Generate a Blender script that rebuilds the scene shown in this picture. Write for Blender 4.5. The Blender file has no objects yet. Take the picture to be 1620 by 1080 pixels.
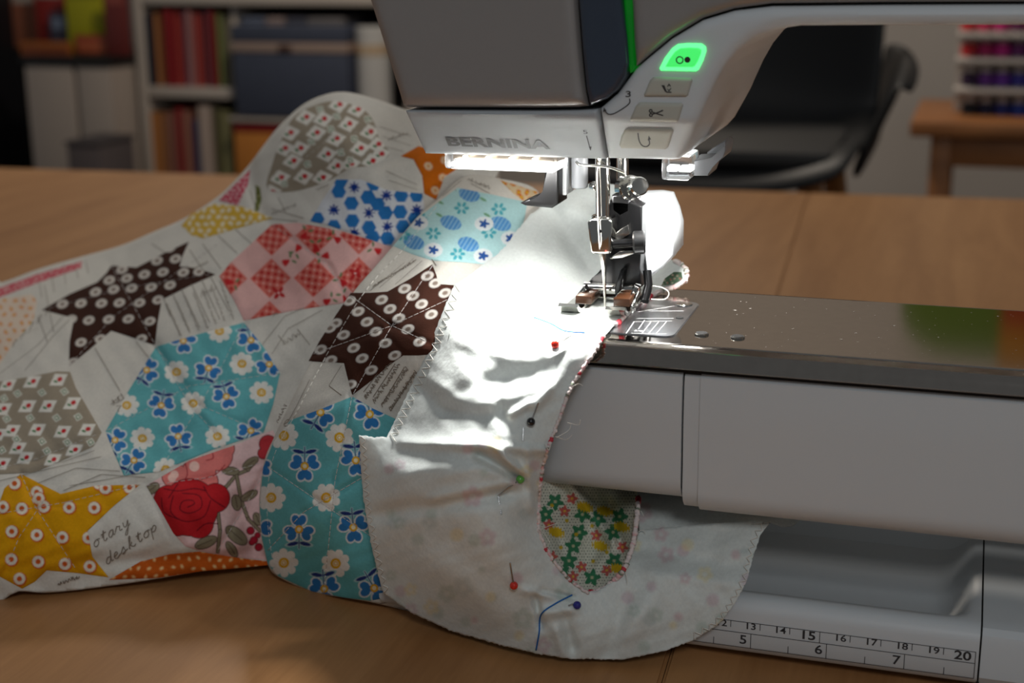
import bpy, bmesh, math, random
import numpy as np
from mathutils import Matrix, Vector
from mathutils.geometry import delaunay_2d_cdt

rng = np.random.RandomState(7)
random.seed(7)
scn = bpy.context.scene
COL = scn.collection

# ------------------------------------------------------------------ camera
F = 2313.0                      # focal length in pixels of the 1620x1080 frame
YAW, PIT, ROLL = .3125, .2695, -.0096
CAM = np.array([.1251, -.4567, .2420])
fw = np.array([-math.sin(YAW)*math.cos(PIT), math.cos(YAW)*math.cos(PIT), -math.sin(PIT)])
rt = np.array([math.cos(YAW), math.sin(YAW), 0.]); up = np.cross(rt, fw)
_c, _s = math.cos(ROLL), math.sin(ROLL)
rt, up = _c*rt+_s*up, _c*up-_s*rt
cd = bpy.data.cameras.new('camera'); cam = bpy.data.objects.new('camera', cd); COL.objects.link(cam)
M = Matrix.Identity(4)
for i in range(3):
    M[i][0] = rt[i]; M[i][1] = up[i]; M[i][2] = -fw[i]; M[i][3] = CAM[i]
cam.matrix_world = M
cd.sensor_width = 36; cd.lens = F/1620*36; cd.clip_start = .02; cd.clip_end = 50
cd.dof.use_dof = True; cd.dof.focus_distance = .508; cd.dof.aperture_fstop = 11.5
scn.camera = cam

# ------------------------------------------------------------------ world, light, exposure
w = bpy.data.worlds.new('room_air'); scn.world = w; w.use_nodes = True
bg = w.node_tree.nodes['Background']
bg.inputs[0].default_value = (.91, .96, 1.0, 1); bg.inputs[1].default_value = .092
def area(name, loc, target, size, energy, color=(1, 1, 1), sy=None, spread=None):
    l = bpy.data.lights.new(name, 'AREA'); l.energy = energy; l.color = color; l.size = size
    if sy: l.shape = 'RECTANGLE'; l.size_y = sy
    if spread: l.spread = spread
    o = bpy.data.objects.new(name, l); COL.objects.link(o); o.location = loc
    o.rotation_euler = (Vector(target)-Vector(loc)).to_track_quat('-Z', 'Y').to_euler()
    return o
def bulb(name, loc, energy, color, size):
    l = bpy.data.lights.new(name, 'POINT'); l.energy = energy; l.color = color; l.shadow_soft_size = size
    o = bpy.data.objects.new(name, l); COL.objects.link(o); o.location = loc
    return o
bulb('pendant_lamp_light', (-.9, 2.3, 1.55), 54, (1, .88, .74), .16)          # over the far side of the room
area('ceiling_panel_light', (.0, .75, 1.85), (.0, .6, 0), 1.1, 3.0, (1, .97, .93), .4)
area('reading_lamp_light', (.7, -1.75, 1.45), (.05, .05, .05), .4, 7.0, (.93, .97, 1))
vs = scn.view_settings
scn.display_settings.display_device = 'sRGB'
vs.view_transform = 'Standard'; vs.look = 'None'; vs.gamma = 1; vs.use_curve_mapping = False
vs.exposure = 0.35

# ------------------------------------------------------------------ helpers
def proj(P):
    d = np.asarray(P, float)-CAM; z = d@fw
    return np.stack([810+F*(d@rt)/z, 540-F*(d@up)/z, z], -1)
def ray(x, y):
    x = np.asarray(x, float); y = np.asarray(y, float)
    return fw+((x-810)/F)[..., None]*rt+((540-y)/F)[..., None]*up
def at(x, y, X=None, Y=None, Z=None):
    r = ray(x, y)
    if X is not None: t = (X-CAM[0])/r[..., 0]
    elif Y is not None: t = (Y-CAM[1])/r[..., 1]
    else: t = (Z-CAM[2])/r[..., 2]
    return CAM+r*np.asarray(t)[..., None]
def lin(c):
    c = np.asarray(c, float)/255.
    return np.where(c <= .04045, c/12.92, ((c+.055)/1.055)**2.4)
def L4(c): return tuple(lin(c))+(1.,)

MATS = {}
def mat(name, col=(200, 200, 200), rough=.5, metal=0., spec=.5, noise=None, bump=None, emit=None, estr=0, trans=0, ior=1.45, attr=None, coat=0, aniso=0, sheen=0, alpha=1, sss=0):
    if name in MATS: return MATS[name]
    m = bpy.data.materials.new(name); m.use_nodes = True; nt = m.node_tree
    p = nt.nodes['Principled BSDF']
    p.inputs['Base Color'].default_value = L4(col)
    p.inputs['Roughness'].default_value = rough; p.inputs['Metallic'].default_value = metal
    p.inputs['Specular IOR Level'].default_value = spec; p.inputs['IOR'].default_value = ior
    p.inputs['Transmission Weight'].default_value = trans; p.inputs['Coat Weight'].default_value = coat
    p.inputs['Coat Roughness'].default_value = .1
    p.inputs['Anisotropic'].default_value = aniso; p.inputs['Sheen Weight'].default_value = sheen
    p.inputs['Alpha'].default_value = alpha
    if sss:
        p.inputs['Subsurface Weight'].default_value = sss; p.inputs['Subsurface Radius'].default_value = (.003, .003, .003)
    if emit is not None:
        p.inputs['Emission Color'].default_value = L4(emit); p.inputs['Emission Strength'].default_value = estr
    tc = nt.nodes.new('ShaderNodeTexCoord')
    src = None
    if attr:
        a = nt.nodes.new('ShaderNodeAttribute'); a.attribute_name = attr; src = a.outputs['Color']
    if noise:   # (scale, amount)
        n = nt.nodes.new('ShaderNodeTexNoise'); n.inputs['Scale'].default_value = noise[0]; n.inputs['Detail'].default_value = 4
        nt.links.new(tc.outputs['Object'], n.inputs['Vector'])
        mr = nt.nodes.new('ShaderNodeMapRange'); mr.inputs[1].default_value = .3; mr.inputs[2].default_value = .7
        mr.inputs[3].default_value = 1-noise[1]; mr.inputs[4].default_value = 1+noise[1]*.6
        nt.links.new(n.outputs['Fac'], mr.inputs[0])
        mx = nt.nodes.new('ShaderNodeVectorMath'); mx.operation = 'SCALE'
        if src: nt.links.new(src, mx.inputs[0])
        else: mx.inputs[0].default_value = L4(col)[:3]
        nt.links.new(mr.outputs[0], mx.inputs['Scale']); src = mx.outputs[0]
    if src: nt.links.new(src, p.inputs['Base Color'])
    if bump:    # (scale, strength, distance)
        n = nt.nodes.new('ShaderNodeTexNoise'); n.inputs['Scale'].default_value = bump[0]; n.inputs['Detail'].default_value = 3
        nt.links.new(tc.outputs['Object'], n.inputs['Vector'])
        b = nt.nodes.new('ShaderNodeBump'); b.inputs['Strength'].default_value = bump[1]; b.inputs['Distance'].default_value = bump[2]
        nt.links.new(n.outputs['Fac'], b.inputs['Height']); nt.links.new(b.outputs[0], p.inputs['Normal'])
    MATS[name] = m
    return m

OFF = {}                        # world offset that each object's vertices are stored relative to
def raw(name, V, Fc, m=None, parent=None, smooth=True, colors=None, loc=None, auto=None):
    V = np.asarray(V, float).reshape(-1, 3)
    me = bpy.data.meshes.new(name)
    off = OFF[parent.name] if parent is not None else (np.asarray(loc, float) if loc is not None else V.mean(0)*[1, 1, 0]+[0, 0, V[:, 2].min()])
    if isinstance(Fc, np.ndarray) and Fc.ndim == 2:
        n, k = Fc.shape
        me.vertices.add(len(V)); me.vertices.foreach_set('co', (V-off).ravel())
        me.loops.add(n*k); me.loops.foreach_set('vertex_index', Fc.ravel().astype(np.int32))
        me.polygons.add(n); me.polygons.foreach_set('loop_start', np.arange(0, n*k, k, dtype=np.int32))
        me.polygons.foreach_set('loop_total', np.full(n, k, dtype=np.int32))
        me.update(calc_edges=True)
    else:
        me.from_pydata([tuple(v) for v in (V-off)], [], [tuple(int(i) for i in f) for f in Fc])
    if smooth: me.polygons.foreach_set('use_smooth', np.ones(len(me.polygons), dtype=bool))
    if colors is not None:
        ca = me.color_attributes.new('Col', 'FLOAT_COLOR', 'POINT')
        c4 = np.ones((len(V), 4)); c4[:, :3] = colors
        ca.data.foreach_set('color', c4.ravel())
    if auto is not None:
        try: me.set_sharp_from_angle(angle=auto)
        except Exception: pass
    if m: me.materials.append(m)
    o = bpy.data.objects.new(name, me); COL.objects.link(o)
    if parent is not None: o.parent = parent
    else: o.location = off
    OFF[o.name] = np.asarray(off, float)
    return o
def tag(o, label=None, cat=None, group=None, kind=None):
    if label: o['label'] = label
    if cat: o['category'] = cat
    if group: o['group'] = group
    if kind: o['kind'] = kind
    return o
def thing(name, loc, label, cat, group=None):
    o = bpy.data.objects.new(name, None); COL.objects.link(o); o.location = tuple(loc); o.empty_display_size = .02
    OFF[o.name] = np.asarray(loc, float)
    return tag(o, label, cat, group)
def bmobj(name, bm, m, parent=None, smooth=True, auto=.6, loc=None):
    bmesh.ops.recalc_face_normals(bm, faces=bm.faces)
    V = np.array([v.co[:] for v in bm.verts]); bm.verts.index_update()
    Fc = [[v.index for v in f.verts] for f in bm.faces]
    bm.free()
    return raw(name, V, Fc, m, parent, smooth, None, loc, auto)
def b_box(bm, x0, x1, y0, y1, z0, z1, bev=0, seg=2, rot=None):
    g = bmesh.ops.create_cube(bm, size=1)
    vs_ = g['verts']
    c = Vector(((x0+x1)/2, (y0+y1)/2, (z0+z1)/2)); s = Vector((x1-x0, y1-y0, z1-z0))
    for v in vs_: v.co = Vector((v.co.x*s.x, v.co.y*s.y, v.co.z*s.z))
    if rot is not None:
        for v in vs_: v.co = rot @ v.co
    for v in vs_: v.co += c
    if bev:
        es = list({e for v in vs_ for e in v.link_edges})
        bmesh.ops.bevel(bm, geom=es, offset=bev, segments=seg, profile=.5, affect='EDGES')
def box(name, x0, x1, y0, y1, z0, z1, m, parent=None, bev=0, seg=2, rot=None, loc=None):
    bm = bmesh.new(); b_box(bm, x0, x1, y0, y1, z0, z1, bev, seg, rot)
    return bmobj(name, bm, m, parent, loc=loc)
def b_prism(bm, prof, y0, y1, bev=0, seg=3, back=True):
    """prof: (X,Z) outline extruded from y0 (front) to y1, front rim bevelled"""
    f = [bm.verts.new((p[0], y0, p[1])) for p in prof]; b = [bm.verts.new((p[0], y1, p[1])) for p in prof]
    n = len(prof)
    ff = bm.faces.new(f); bm.faces.new(b[::-1])
    for i in range(n): bm.faces.new((f[i], b[i], b[(i+1) % n], f[(i+1) % n]))
    if bev:
        es = [e for e in ff.edges]
        if back == 'all': es = es+[e for e in bm.faces[1].edges] if False else es
        bmesh.ops.bevel(bm, geom=es, offset=bev, segments=seg, profile=.5, affect='EDGES', clamp_overlap=True)
def prism(name, prof, y0, y1, m, parent=None, bev=0, seg=3, auto=.7):
    bm = bmesh.new(); b_prism(bm, prof, y0, y1, bev, seg)
    return bmobj(name, bm, m, parent, auto=auto)
def pxz(pts, Y):                # pixel outline -> (X,Z) outline on the plane Y
    return [(float(p[0]), float(p[2])) for p in (at(a, b, Y=Y) for a, b in pts)]
def frames(P):
    P = np.asarray(P, float); T = np.gradient(P, axis=0); T /= np.linalg.norm(T, axis=1)[:, None]+1e-12
    u = np.cross(T[0], [0, 0, 1.]);
    if np.linalg.norm(u) < 1e-3: u = np.cross(T[0], [0, 1., 0])
    u /= np.linalg.norm(u); U = []
    for t in T:
        u = u-t*(u@t); u /= np.linalg.norm(u)+1e-12; U.append(u.copy())
    U = np.array(U); return T, U, np.cross(T, U)
def tube_vf(P, r, n=8, caps=True, base=0):
    P = np.asarray(P, float); r = np.broadcast_to(np.asarray(r, float), (len(P),))
    T, U, W = frames(P); a = np.arange(n)*2*math.pi/n
    V = (P[:, None]+r[:, None, None]*(np.cos(a)[None, :, None]*U[:, None]+np.sin(a)[None, :, None]*W[:, None])).reshape(-1, 3)
    Fc = []
    for i in range(len(P)-1):
        for k in range(n): Fc.append((base+i*n+k, base+i*n+(k+1) % n, base+(i+1)*n+(k+1) % n, base+(i+1)*n+k))
    if caps: Fc.append(tuple(base+k for k in range(n))[::-1]); Fc.append(tuple(base+(len(P)-1)*n+k for k in range(n)))
    return V, Fc
def tubes(name, lst, m, parent=None, n=8, auto=.9, loc=None):
    Vs, Fs, b = [], [], 0
    for P, r in lst:
        V, Fc = tube_vf(P, r, n, base=b); Vs.append(V); Fs += Fc; b += len(V)
    return raw(name, np.concatenate(Vs), Fs, m, parent, True, None, loc, auto)
def cyl(name, a, b, r, m, parent=None, n=24, bev=.15, r2=None):
    a = np.asarray(a, float); b = np.asarray(b, float); d = (b-a); l = np.linalg.norm(d); d /= l
    e = min(bev*r, l*.2); r2 = r if r2 is None else r2
    P = [a, a+d*1e-6, a+d*e, b-d*e, b-d*1e-6, b]; R = [1e-6, r-e, r, r2, r2-e, 1e-6]
    return tubes(name, [(P, R)], m, parent, n, auto=.7)
def spline(pts, n=8, closed=False):
    P = np.asarray(pts, float); N = len(P); out = []
    for i in range(N if closed else N-1):
        g = lambda k: P[(i+k) % N] if closed else P[min(max(i+k, 0), N-1)]
        p0, p1, p2, p3 = g(-1), g(0), g(1), g(2)
        for t in np.arange(n)/n:
            out.append(.5*((2*p1)+(p2-p0)*t+(2*p0-5*p1+4*p2-p3)*t*t+(3*p1-p0-3*p2+p3)*t**3))
    if not closed: out.append(P[-1])
    return np.array(out)
def resample(P, step, closed=False):
    P = np.asarray(P, float); Q = np.vstack([P, P[:1]]) if closed else P
    d = np.r_[0, np.cumsum(np.linalg.norm(np.diff(Q, axis=0), axis=1))]
    n = max(2, int(round(d[-1]/step))); t = np.linspace(0, d[-1], n+1)
    out = np.stack([np.interp(t, d, Q[:, k]) for k in range(P.shape[1])], -1)
    return out[:-1] if closed else out
def ribbon_vf(C3, N3, wid, base=0):
    C3 = np.asarray(C3); T = np.gradient(C3, axis=0); S = np.cross(T, N3); S /= np.linalg.norm(S, axis=1)[:, None]+1e-12
    wid = np.broadcast_to(np.asarray(wid, float), (len(C3),))[:, None]
    V = np.concatenate([C3-S*wid/2, C3+S*wid/2]); n = len(C3)
    return V, [(base+i, base+i+1, base+n+i+1, base+n+i) for i in range(n-1)]
def plane_strokes(name, strokes, Y, wid, m, parent):   # pixel polylines printed flat on the plane Y
    Vs, Fs, b = [], [], 0
    for s in strokes:
        P = at(*np.asarray(s, float).T, Y=Y)
        V, Fc = ribbon_vf(P, np.tile([0, -1., 0], (len(P), 1)), wid, b); Vs.append(V); Fs += Fc; b += len(V)
    return raw(name, np.concatenate(Vs), Fs, m, parent, False)
def text(name, body, m, parent, origin, ux, uz, size, bold=0., align='LEFT', sx=1., normal_off=None):
    cu = bpy.data.curves.new(name, 'FONT'); cu.body = body; cu.size = 1; cu.offset = bold; cu.align_x = align; cu.resolution_u = 3
    o = bpy.data.objects.new(name+'_src', cu); COL.objects.link(o)
    dg = bpy.context.evaluated_depsgraph_get(); me = bpy.data.meshes.new_from_object(o.evaluated_get(dg))
    V = np.array([v.co[:] for v in me.vertices]); Fc = [list(p.vertices) for p in me.polygons]
    bpy.data.objects.remove(o); bpy.data.curves.remove(cu); bpy.data.meshes.remove(me)
    P = np.asarray(origin)+V[:, :1]*size*sx*np.asarray(ux)+V[:, 1:2]*size*np.asarray(uz)
    return raw(name, P, Fc, m, parent, False)

# ------------------------------------------------------------------ fabric machinery
class Sheet:
    """a cloth surface: inverse depth interpolated (thin plate) between measured points, plus folds"""
    def __init__(s, ctrl, folds=(), lam=1e-5, puff=0.):
        s.puff = puff
        pts = np.array([(c[0], c[1]) for c in ctrl], float); val = []
        for x, y, k, v in ctrl:
            p = at(x, y, **{k: v}); val.append(1/((p-CAM)@fw))
        s.p = pts/500.; v = np.array(val); n = len(v)
        K = s.phi(np.linalg.norm(s.p[:, None]-s.p[None], axis=2))+np.eye(n)*lam
        A = np.zeros((n+3, n+3)); A[:n, :n] = K; A[:n, n] = 1; A[:n, n+1:] = s.p; A[n, :n] = 1; A[n+1:, :n] = s.p.T
        s.w = np.linalg.solve(A, np.r_[v, 0, 0, 0]); s.folds = folds
    @staticmethod
    def phi(r): return np.where(r > 0, r*r*np.log(np.maximum(r, 1e-9)), 0.)
    def depth(s, xy):
        xy = np.asarray(xy, float).reshape(-1, 2); out = np.empty(len(xy)); n = len(s.p)
        for i in range(0, len(xy), 20000):
            q = xy[i:i+20000]/500.
            K = s.phi(np.linalg.norm(q[:, None]-s.p[None], axis=2))
            out[i:i+20000] = 1/(K@s.w[:n]+s.w[n]+q@s.w[n+1:])
        if s.puff:
            x, y = xy[:, 0], xy[:, 1]
            out -= s.puff*.001*(np.sin(x*.052+1.3*np.sin(y*.031))*np.sin(y*.047+1.1*np.sin(x*.027+1))+.45*np.sin(x*.13+y*.06+2*np.sin(y*.05))*np.sin(y*.11-x*.04))
        for x1, y1, x2, y2, wd, h in s.folds:
            a = np.array([x1, y1.__float__()]); d = np.array([x2-x1, y2-y1], float); l = max(np.linalg.norm(d), 1e-6); d /= l
            q = xy-a; t = q@d; u = np.abs(q[:, 0]*d[1]-q[:, 1]*d[0])
            e = np.where(t < 0, -t, np.where(t > l, t-l, 0))
            out -= h*.001*np.exp(-(u/wd)**2-(e/(wd*1.6))**2)
        return out
    def pt(s, xy, off=0.):
        xy = np.asarray(xy, float).reshape(-1, 2)
        return CAM+ray(xy[:, 0], xy[:, 1])*(s.depth(xy)-off)[:, None]
    def normal(s, xy):
        a = s.pt(xy+np.array([2., 0]))-s.pt(xy-np.array([2., 0])); b = s.pt(xy+np.array([0, 2.]))-s.pt(xy-np.array([0, 2.]))
        n = np.cross(a, b); n /= np.linalg.norm(n, axis=1)[:, None]+1e-15
        v = s.pt(xy)-CAM; n *= -np.sign((n*v).sum(1))[:, None]
        return n
def inside(P, xy):
    x, y = xy[:, 0], xy[:, 1]; r = np.zeros(len(xy), bool); n = len(P)
    for i in range(n):
        x1, y1 = P[i]; x2, y2 = P[(i+1) % n]
        c = ((y1 > y) != (y2 > y)) & (x < (x2-x1)*(y-y1)/((y2-y1) if y2 != y1 else 1e-9)+x1)
        r ^= c
    return r
def dist_poly(P, xy):
    d = np.full(len(xy), 1e9); n = len(P)
    for i in range(n):
        a = P[i]; b = P[(i+1) % n]; ab = b-a; l = ab@ab+1e-12
        t = np.clip(((xy-a)@ab)/l, 0, 1); q = xy-a-t[:, None]*ab
        d = np.minimum(d, np.hypot(q[:, 0], q[:, 1]))
    return d
def cloth(name, sheet, poly, pitch, m, parent, color, off=0., smooth_poly=False, skirt=None, taper=0., wob=0.):
    P = np.asarray(poly, float)
    if smooth_poly: P = spline(P, 6, True)
    P = resample_keep(P, pitch*1.3)
    if wob: P = P+rng.normal(0, wob, P.shape)
    lo, hi = P.min(0), P.max(0)
    gx = np.arange(lo[0], hi[0], pitch); gy = np.arange(lo[1], hi[1], pitch*.866)
    X, Y = np.meshgrid(gx, gy); X = X+(np.arange(len(gy)) % 2)[:, None]*pitch*.5
    G = np.stack([X.ravel(), Y.ravel()], -1); G = G[inside(P, G)]
    cP = P[::max(1, len(P)//160)] if len(P) > 320 else P
    dg = dist_poly(P, G); G = G[dg > pitch*.55]; dg = dg[dg > pitch*.55]
    A = np.concatenate([P, G]); n = len(P)
    r = delaunay_2d_cdt([Vector(v) for v in A], [(i, (i+1) % n) for i in range(n)], [], 1, 1e-4)
    XY = np.array([v[:] for v in r[0]]); T = np.array([f[:] for f in r[2]], dtype=np.int32)
    T = T[inside(P, XY[T].mean(1))]
    o_ = np.full(len(XY), float(off))
    if taper:
        dd = dist_poly(P, XY); o_ = off*.15+off*.85*np.clip(dd/taper, 0, 1)**.5
    V = sheet.pt(XY, o_); C = color(XY[:, 0], XY[:, 1])
    e1, e2 = V[T[:, 1]]-V[T[:, 0]], V[T[:, 2]]-V[T[:, 0]]
    flip = (np.cross(e1, e2)*(V[T[:, 0]]-CAM)).sum(1) > 0
    T[flip] = T[flip][:, ::-1]
    if skirt:                   # the cloth carries on round its edge, away from the viewer's side
        cnt = {}
        for t in T:
            for k in range(3):
                a, b = int(t[k]), int(t[(k+1) % 3])
                cnt[(min(a, b), max(a, b))] = (a, b) if (min(a, b), max(a, b)) not in cnt else None
        E_ = [e for e in cnt.values() if e]
        idx = sorted({i for e in E_ for i in e}); mp = {i: k for k, i in enumerate(idx)}
        h = np.array([fw[0], fw[1], 0]); h /= np.linalg.norm(h)
        Vb = V[idx]; Cb = C[idx]; prev = {i: i for i in idx}; NV, NC, NF = [V], [C], []
        base = len(V)
        for dh, dz in skirt:
            q = Vb+h*dh+np.array([0, 0, dz]); q[:, 2] = np.maximum(q[:, 2], .0008)
            NV.append(q); NC.append(Cb); cur = {i: base+k for k, i in enumerate(idx)}; base += len(idx)
            for a, b in E_:
                NF.append((b, a, cur[a]) if False else (prev[b], prev[a], cur[a])); NF.append((prev[b], cur[a], cur[b]))
            prev = cur
        V = np.concatenate(NV); C = np.concatenate(NC); T = np.concatenate([T, np.array(NF, dtype=np.int32)])
    return raw(name, V, T, m, parent, True, C)
def resample_keep(P, step):     # subdivide each side, corners kept
    out = []
    for i in range(len(P)):
        a, b = P[i], P[(i+1) % len(P)]; n = max(1, int(round(np.linalg.norm(b-a)/step)))
        for k in range(n): out.append(a+(b-a)*k/n)
    return np.array(out)
def cloth_strokes(name, sheet, strokes, wid, m, parent, off=.0006, step=3., kind=None):
    Vs, Fs, b = [], [], 0
    for s in strokes:
        s = np.asarray(s, float)
        if len(s) < 2: continue
        q = resample(s, step); 
        V, Fc = ribbon_vf(sheet.pt(q, off), sheet.normal(q), wid, b); Vs.append(V); Fs += Fc; b += len(V)
    o = raw(name, np.concatenate(Vs), Fs, m, parent, False)
    o['kind'] = 'stuff'
    return o
def cloth_threads(name, sheet, strokes, rad, m, parent, off=.0006, step=2.5, n=5):
    lst = []
    for s in strokes:
        q = resample(np.asarray(s, float), step)
        lst.append((sheet.pt(q, off), rad))
    o = tubes(name, lst, m, parent, n, auto=None); o['kind'] = 'stuff'
    return o
def dashes(line, dash, gap):
    q = resample(np.asarray(line, float), 1.); out = []; i = 0
    while i+dash < len(q): out.append(q[i:int(i+dash)+1][[0, int(dash)//2, -1]]); i = int(i+dash+gap)
    return out
def zigzag(line, pitch, amp, inward):
    q = resample(np.asarray(line, float), pitch); T = np.gradient(q, axis=0); T /= np.linalg.norm(T, axis=1)[:, None]
    N = np.stack([-T[:, 1], T[:, 0]], -1)*inward
    q = q.copy(); q[1::2] += N[1::2]*amp
    return q+rng.normal(0, .5, q.shape)

# ---- printed-cloth colour functions: everything below is the dye of the cloth only
def cov(d, s=.9): return np.clip(.5-d/s, 0, 1)[:, None]
def paint(c, mask, col): return c*(1-mask)+lin(col)*mask
def solid(x, col): return np.tile(lin(col), (len(x), 1))
def sd_ell(x, y, cx, cy, rx, ry, a=0.):
    ca, sa = math.cos(a), math.sin(a); u = (x-cx)*ca+(y-cy)*sa; v = -(x-cx)*sa+(y-cy)*ca
    k = np.sqrt((u/rx)**2+(v/ry)**2); return (k-1)*min(rx, ry)
def sd_seg(x, y, x1, y1, x2, y2, r):
    dx, dy = x2-x1, y2-y1; t = np.clip(((x-x1)*dx+(y-y1)*dy)/(dx*dx+dy*dy+1e-9), 0, 1)
    return np.hypot(x-x1-t*dx, y-y1-t*dy)-r
def sd_dia(x, y, cx, cy, rx, ry, a=0.):
    ca, sa = math.cos(a), math.sin(a); u = (x-cx)*ca+(y-cy)*sa; v = -(x-cx)*sa+(y-cy)*ca
    return (np.abs(u)/rx+np.abs(v)/ry-1)*min(rx, ry)*.7
def near(x, y, cx, cy, r): return np.where((np.abs(x-cx) < r) & (np.abs(y-cy) < r))[0]
def stamp(c, x, y, cx, cy, r, fn):      # repaint only the vertices round (cx,cy)
    i = near(x, y, cx, cy, r)
    if len(i): c[i] = fn(c[i], x[i], y[i])
def dots_print(base, pts, rx, ry, ang, white, core, k=.45, halo=None):
    def f(x, y):
        c = solid(x, base)
        for cx, cy in pts:
            def g(q, X, Y):
                if halo: q = paint(q, cov(sd_ell(X, Y, cx+1, cy+1, rx+1.8, ry+1.8, ang)), halo)
                q = paint(q, cov(sd_ell(X, Y, cx, cy, rx, ry, ang), 1.2), white)
                return paint(q, cov(sd_ell(X, Y, cx, cy, rx*k, ry*k, ang), 1.2), core)
            stamp(c, x, y, cx, cy, rx+5, g)
        return c
    return f
def daisy(q, X, Y, cx, cy, R, a0, sq=1.):
    dx, dy = X-cx, (Y-cy)/sq; r = np.hypot(dx, dy); th = np.arctan2(dy, dx)-a0
    q = paint(q, cov(r-R*(.7+.3*np.sqrt(np.abs(np.cos(th*4))))), (232, 230, 222))
    q = paint(q, cov(r-R*.36), (222, 170, 30)); q = paint(q, cov(r-R*.2), (236, 226, 200))
    return paint(q, cov(np.abs(r-R*.12)-R*.03), (222, 170, 30))
def viola(q, X, Y, cx, cy, R, a, sq=1.):
    Ys = cy+(Y-cy)/sq
    ca, sa = math.cos(a), math.sin(a)
    d = np.full(len(X), 1e9)
    for da in (0, 2.0, -2.0):
        for sp in (-.33, .33):
            b = a+da+sp; d = np.minimum(d, sd_ell(X, Ys, cx+math.cos(b)*R*.68, cy+math.sin(b)*R*.68, R*.34, R*.27, b))
        d = np.minimum(d, sd_seg(X, Ys, cx, cy, cx+math.cos(a+da)*R*.62, cy+math.sin(a+da)*R*.62, R*.2))
    sx, sy = cx-ca*R*1.3, cy-sa*R*1.3
    l = sd_seg(X, Ys, cx, cy, sx, sy, .8)
    for s in (-1, 1):
        l = np.minimum(l, sd_ell(X, Ys, cx-ca*R*1.0-sa*s*R*.42, cy-sa*R*1.0+ca*s*R*.42, R*.4, R*.13, a+math.pi/2+s*.22))
    q = paint(q, cov(d-2.2), (222, 226, 226)); q = paint(q, cov(l-1.2), (170, 206, 210))
    q = paint(q, cov(l), (44, 58, 122)); q = paint(q, cov(d), (54, 122, 184))
    r = np.hypot(X-cx, Ys-cy); q = paint(q, cov(r-R*.28), (226, 172, 30)); return paint(q, cov(r-R*.15), (240, 226, 190))
def teal_print(dz, vl, R, sq=1.):
    def f(x, y):
        c = solid(x, (104, 178, 182))
        for i, (cx, cy) in enumerate(dz): stamp(c, x, y, cx, cy, R*1.4, lambda q, X, Y: daisy(q, X, Y, cx, cy, R, i*.37, sq))
        for cx, cy, a in vl: stamp(c, x, y, cx, cy, R*2, lambda q, X, Y: viola(q, X, Y, cx, cy, R, math.radians(a), sq))
        return c
    return f
def tulip_print(dia, sqs, rx, ry, ang):
    def f(x, y):
        c = solid(x, (158, 146, 128))
        for i, (cx, cy) in enumerate(dia):
            def g(q, X, Y):
                q = paint(q, cov(sd_dia(X, Y, cx, cy, rx, ry, ang)), (232, 228, 218))
                q = paint(q, cov(sd_ell(X, Y, cx+2, cy-1, rx*.25, ry*.3, ang)), (200, 40, 48))
                return paint(q, cov(sd_ell(X, Y, cx-rx*.28, cy+2.5, rx*.2, ry*.16, ang+.8)), (74, 128, 80))
            stamp(c, x, y, cx, cy, rx+3, g)
        for cx, cy in sqs:
            def g(q, X, Y):
                q = paint(q, cov(sd_dia(X, Y, cx, cy, rx*.46, rx*.42, ang+.75)), (222, 220, 208))
                q = paint(q, cov(sd_dia(X, Y, cx, cy, rx*.3, rx*.28, ang+.75)), (96, 130, 96))
                return paint(q, cov(sd_dia(X, Y, cx, cy, rx*.18, rx*.16, ang+.75)), (222, 220, 208))
            stamp(c, x, y, cx, cy, rx, g)
        return c
    return f

# ================================================================== STRUCTURE
wood = mat('beech_wood', (170, 128, 88), .4, spec=.35)
def wood_nodes(m, c1, c2, sc=(1.2, 14, 14), rot=0.):
    nt = m.node_tree; p = nt.nodes['Principled BSDF']
    tc = nt.nodes.new('ShaderNodeTexCoord'); mp = nt.nodes.new('ShaderNodeMapping'); mp.inputs['Scale'].default_value = sc; mp.inputs['Rotation'].default_value = (0, 0, rot)
    nt.links.new(tc.outputs['Object'], mp.inputs['Vector'])
    n = nt.nodes.new('ShaderNodeTexNoise'); n.inputs['Scale'].default_value = 3.; n.inputs['Detail'].default_value = 6; n.inputs['Distortion'].default_value = .6
    nt.links.new(mp.outputs[0], n.inputs['Vector'])
    n2 = nt.nodes.new('ShaderNodeTexNoise'); n2.inputs['Scale'].default_value = 40.; n2.inputs['Detail'].default_value = 3
    nt.links.new(mp.outputs[0], n2.inputs['Vector'])
    ad = nt.nodes.new('ShaderNodeMath'); ad.operation = 'MULTIPLY_ADD'; ad.inputs[1].default_value = .35
    nt.links.new(n2.outputs['Fac'], ad.inputs[0]); nt.links.new(n.outputs['Fac'], ad.inputs[2])
    r = nt.nodes.new('ShaderNodeValToRGB'); r.color_ramp.elements[0].position = .45; r.color_ramp.elements[1].position = .9
    r.color_ramp.elements[0].color = L4(c1); r.color_ramp.elements[1].color = L4(c2)
    nt.links.new(ad.outputs[0], r.inputs[0]); nt.links.new(r.outputs[0], p.inputs['Base Color'])
wood_nodes(wood, (152, 106, 64), (176, 128, 82), (14, 1.2, 14), -.12)
floor_m = mat('dark_floor', (70, 48, 34), .5); wood_nodes(floor_m, (60, 40, 28), (92, 64, 44), (.8, 6, 6))
wall_m = mat('wall_paint', (176, 168, 160), .85, noise=(3, .04), bump=(120, .1, .002))
FZ = -.73
tag(box('floor', -3.2, 3.2, -1.6, 4.3, FZ-.05, FZ, floor_m), kind='structure')
tag(box('wall_back', -3.2, 3.2, 4.2, 4.3, FZ, 1.9, wall_m), kind='structure')

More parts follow.
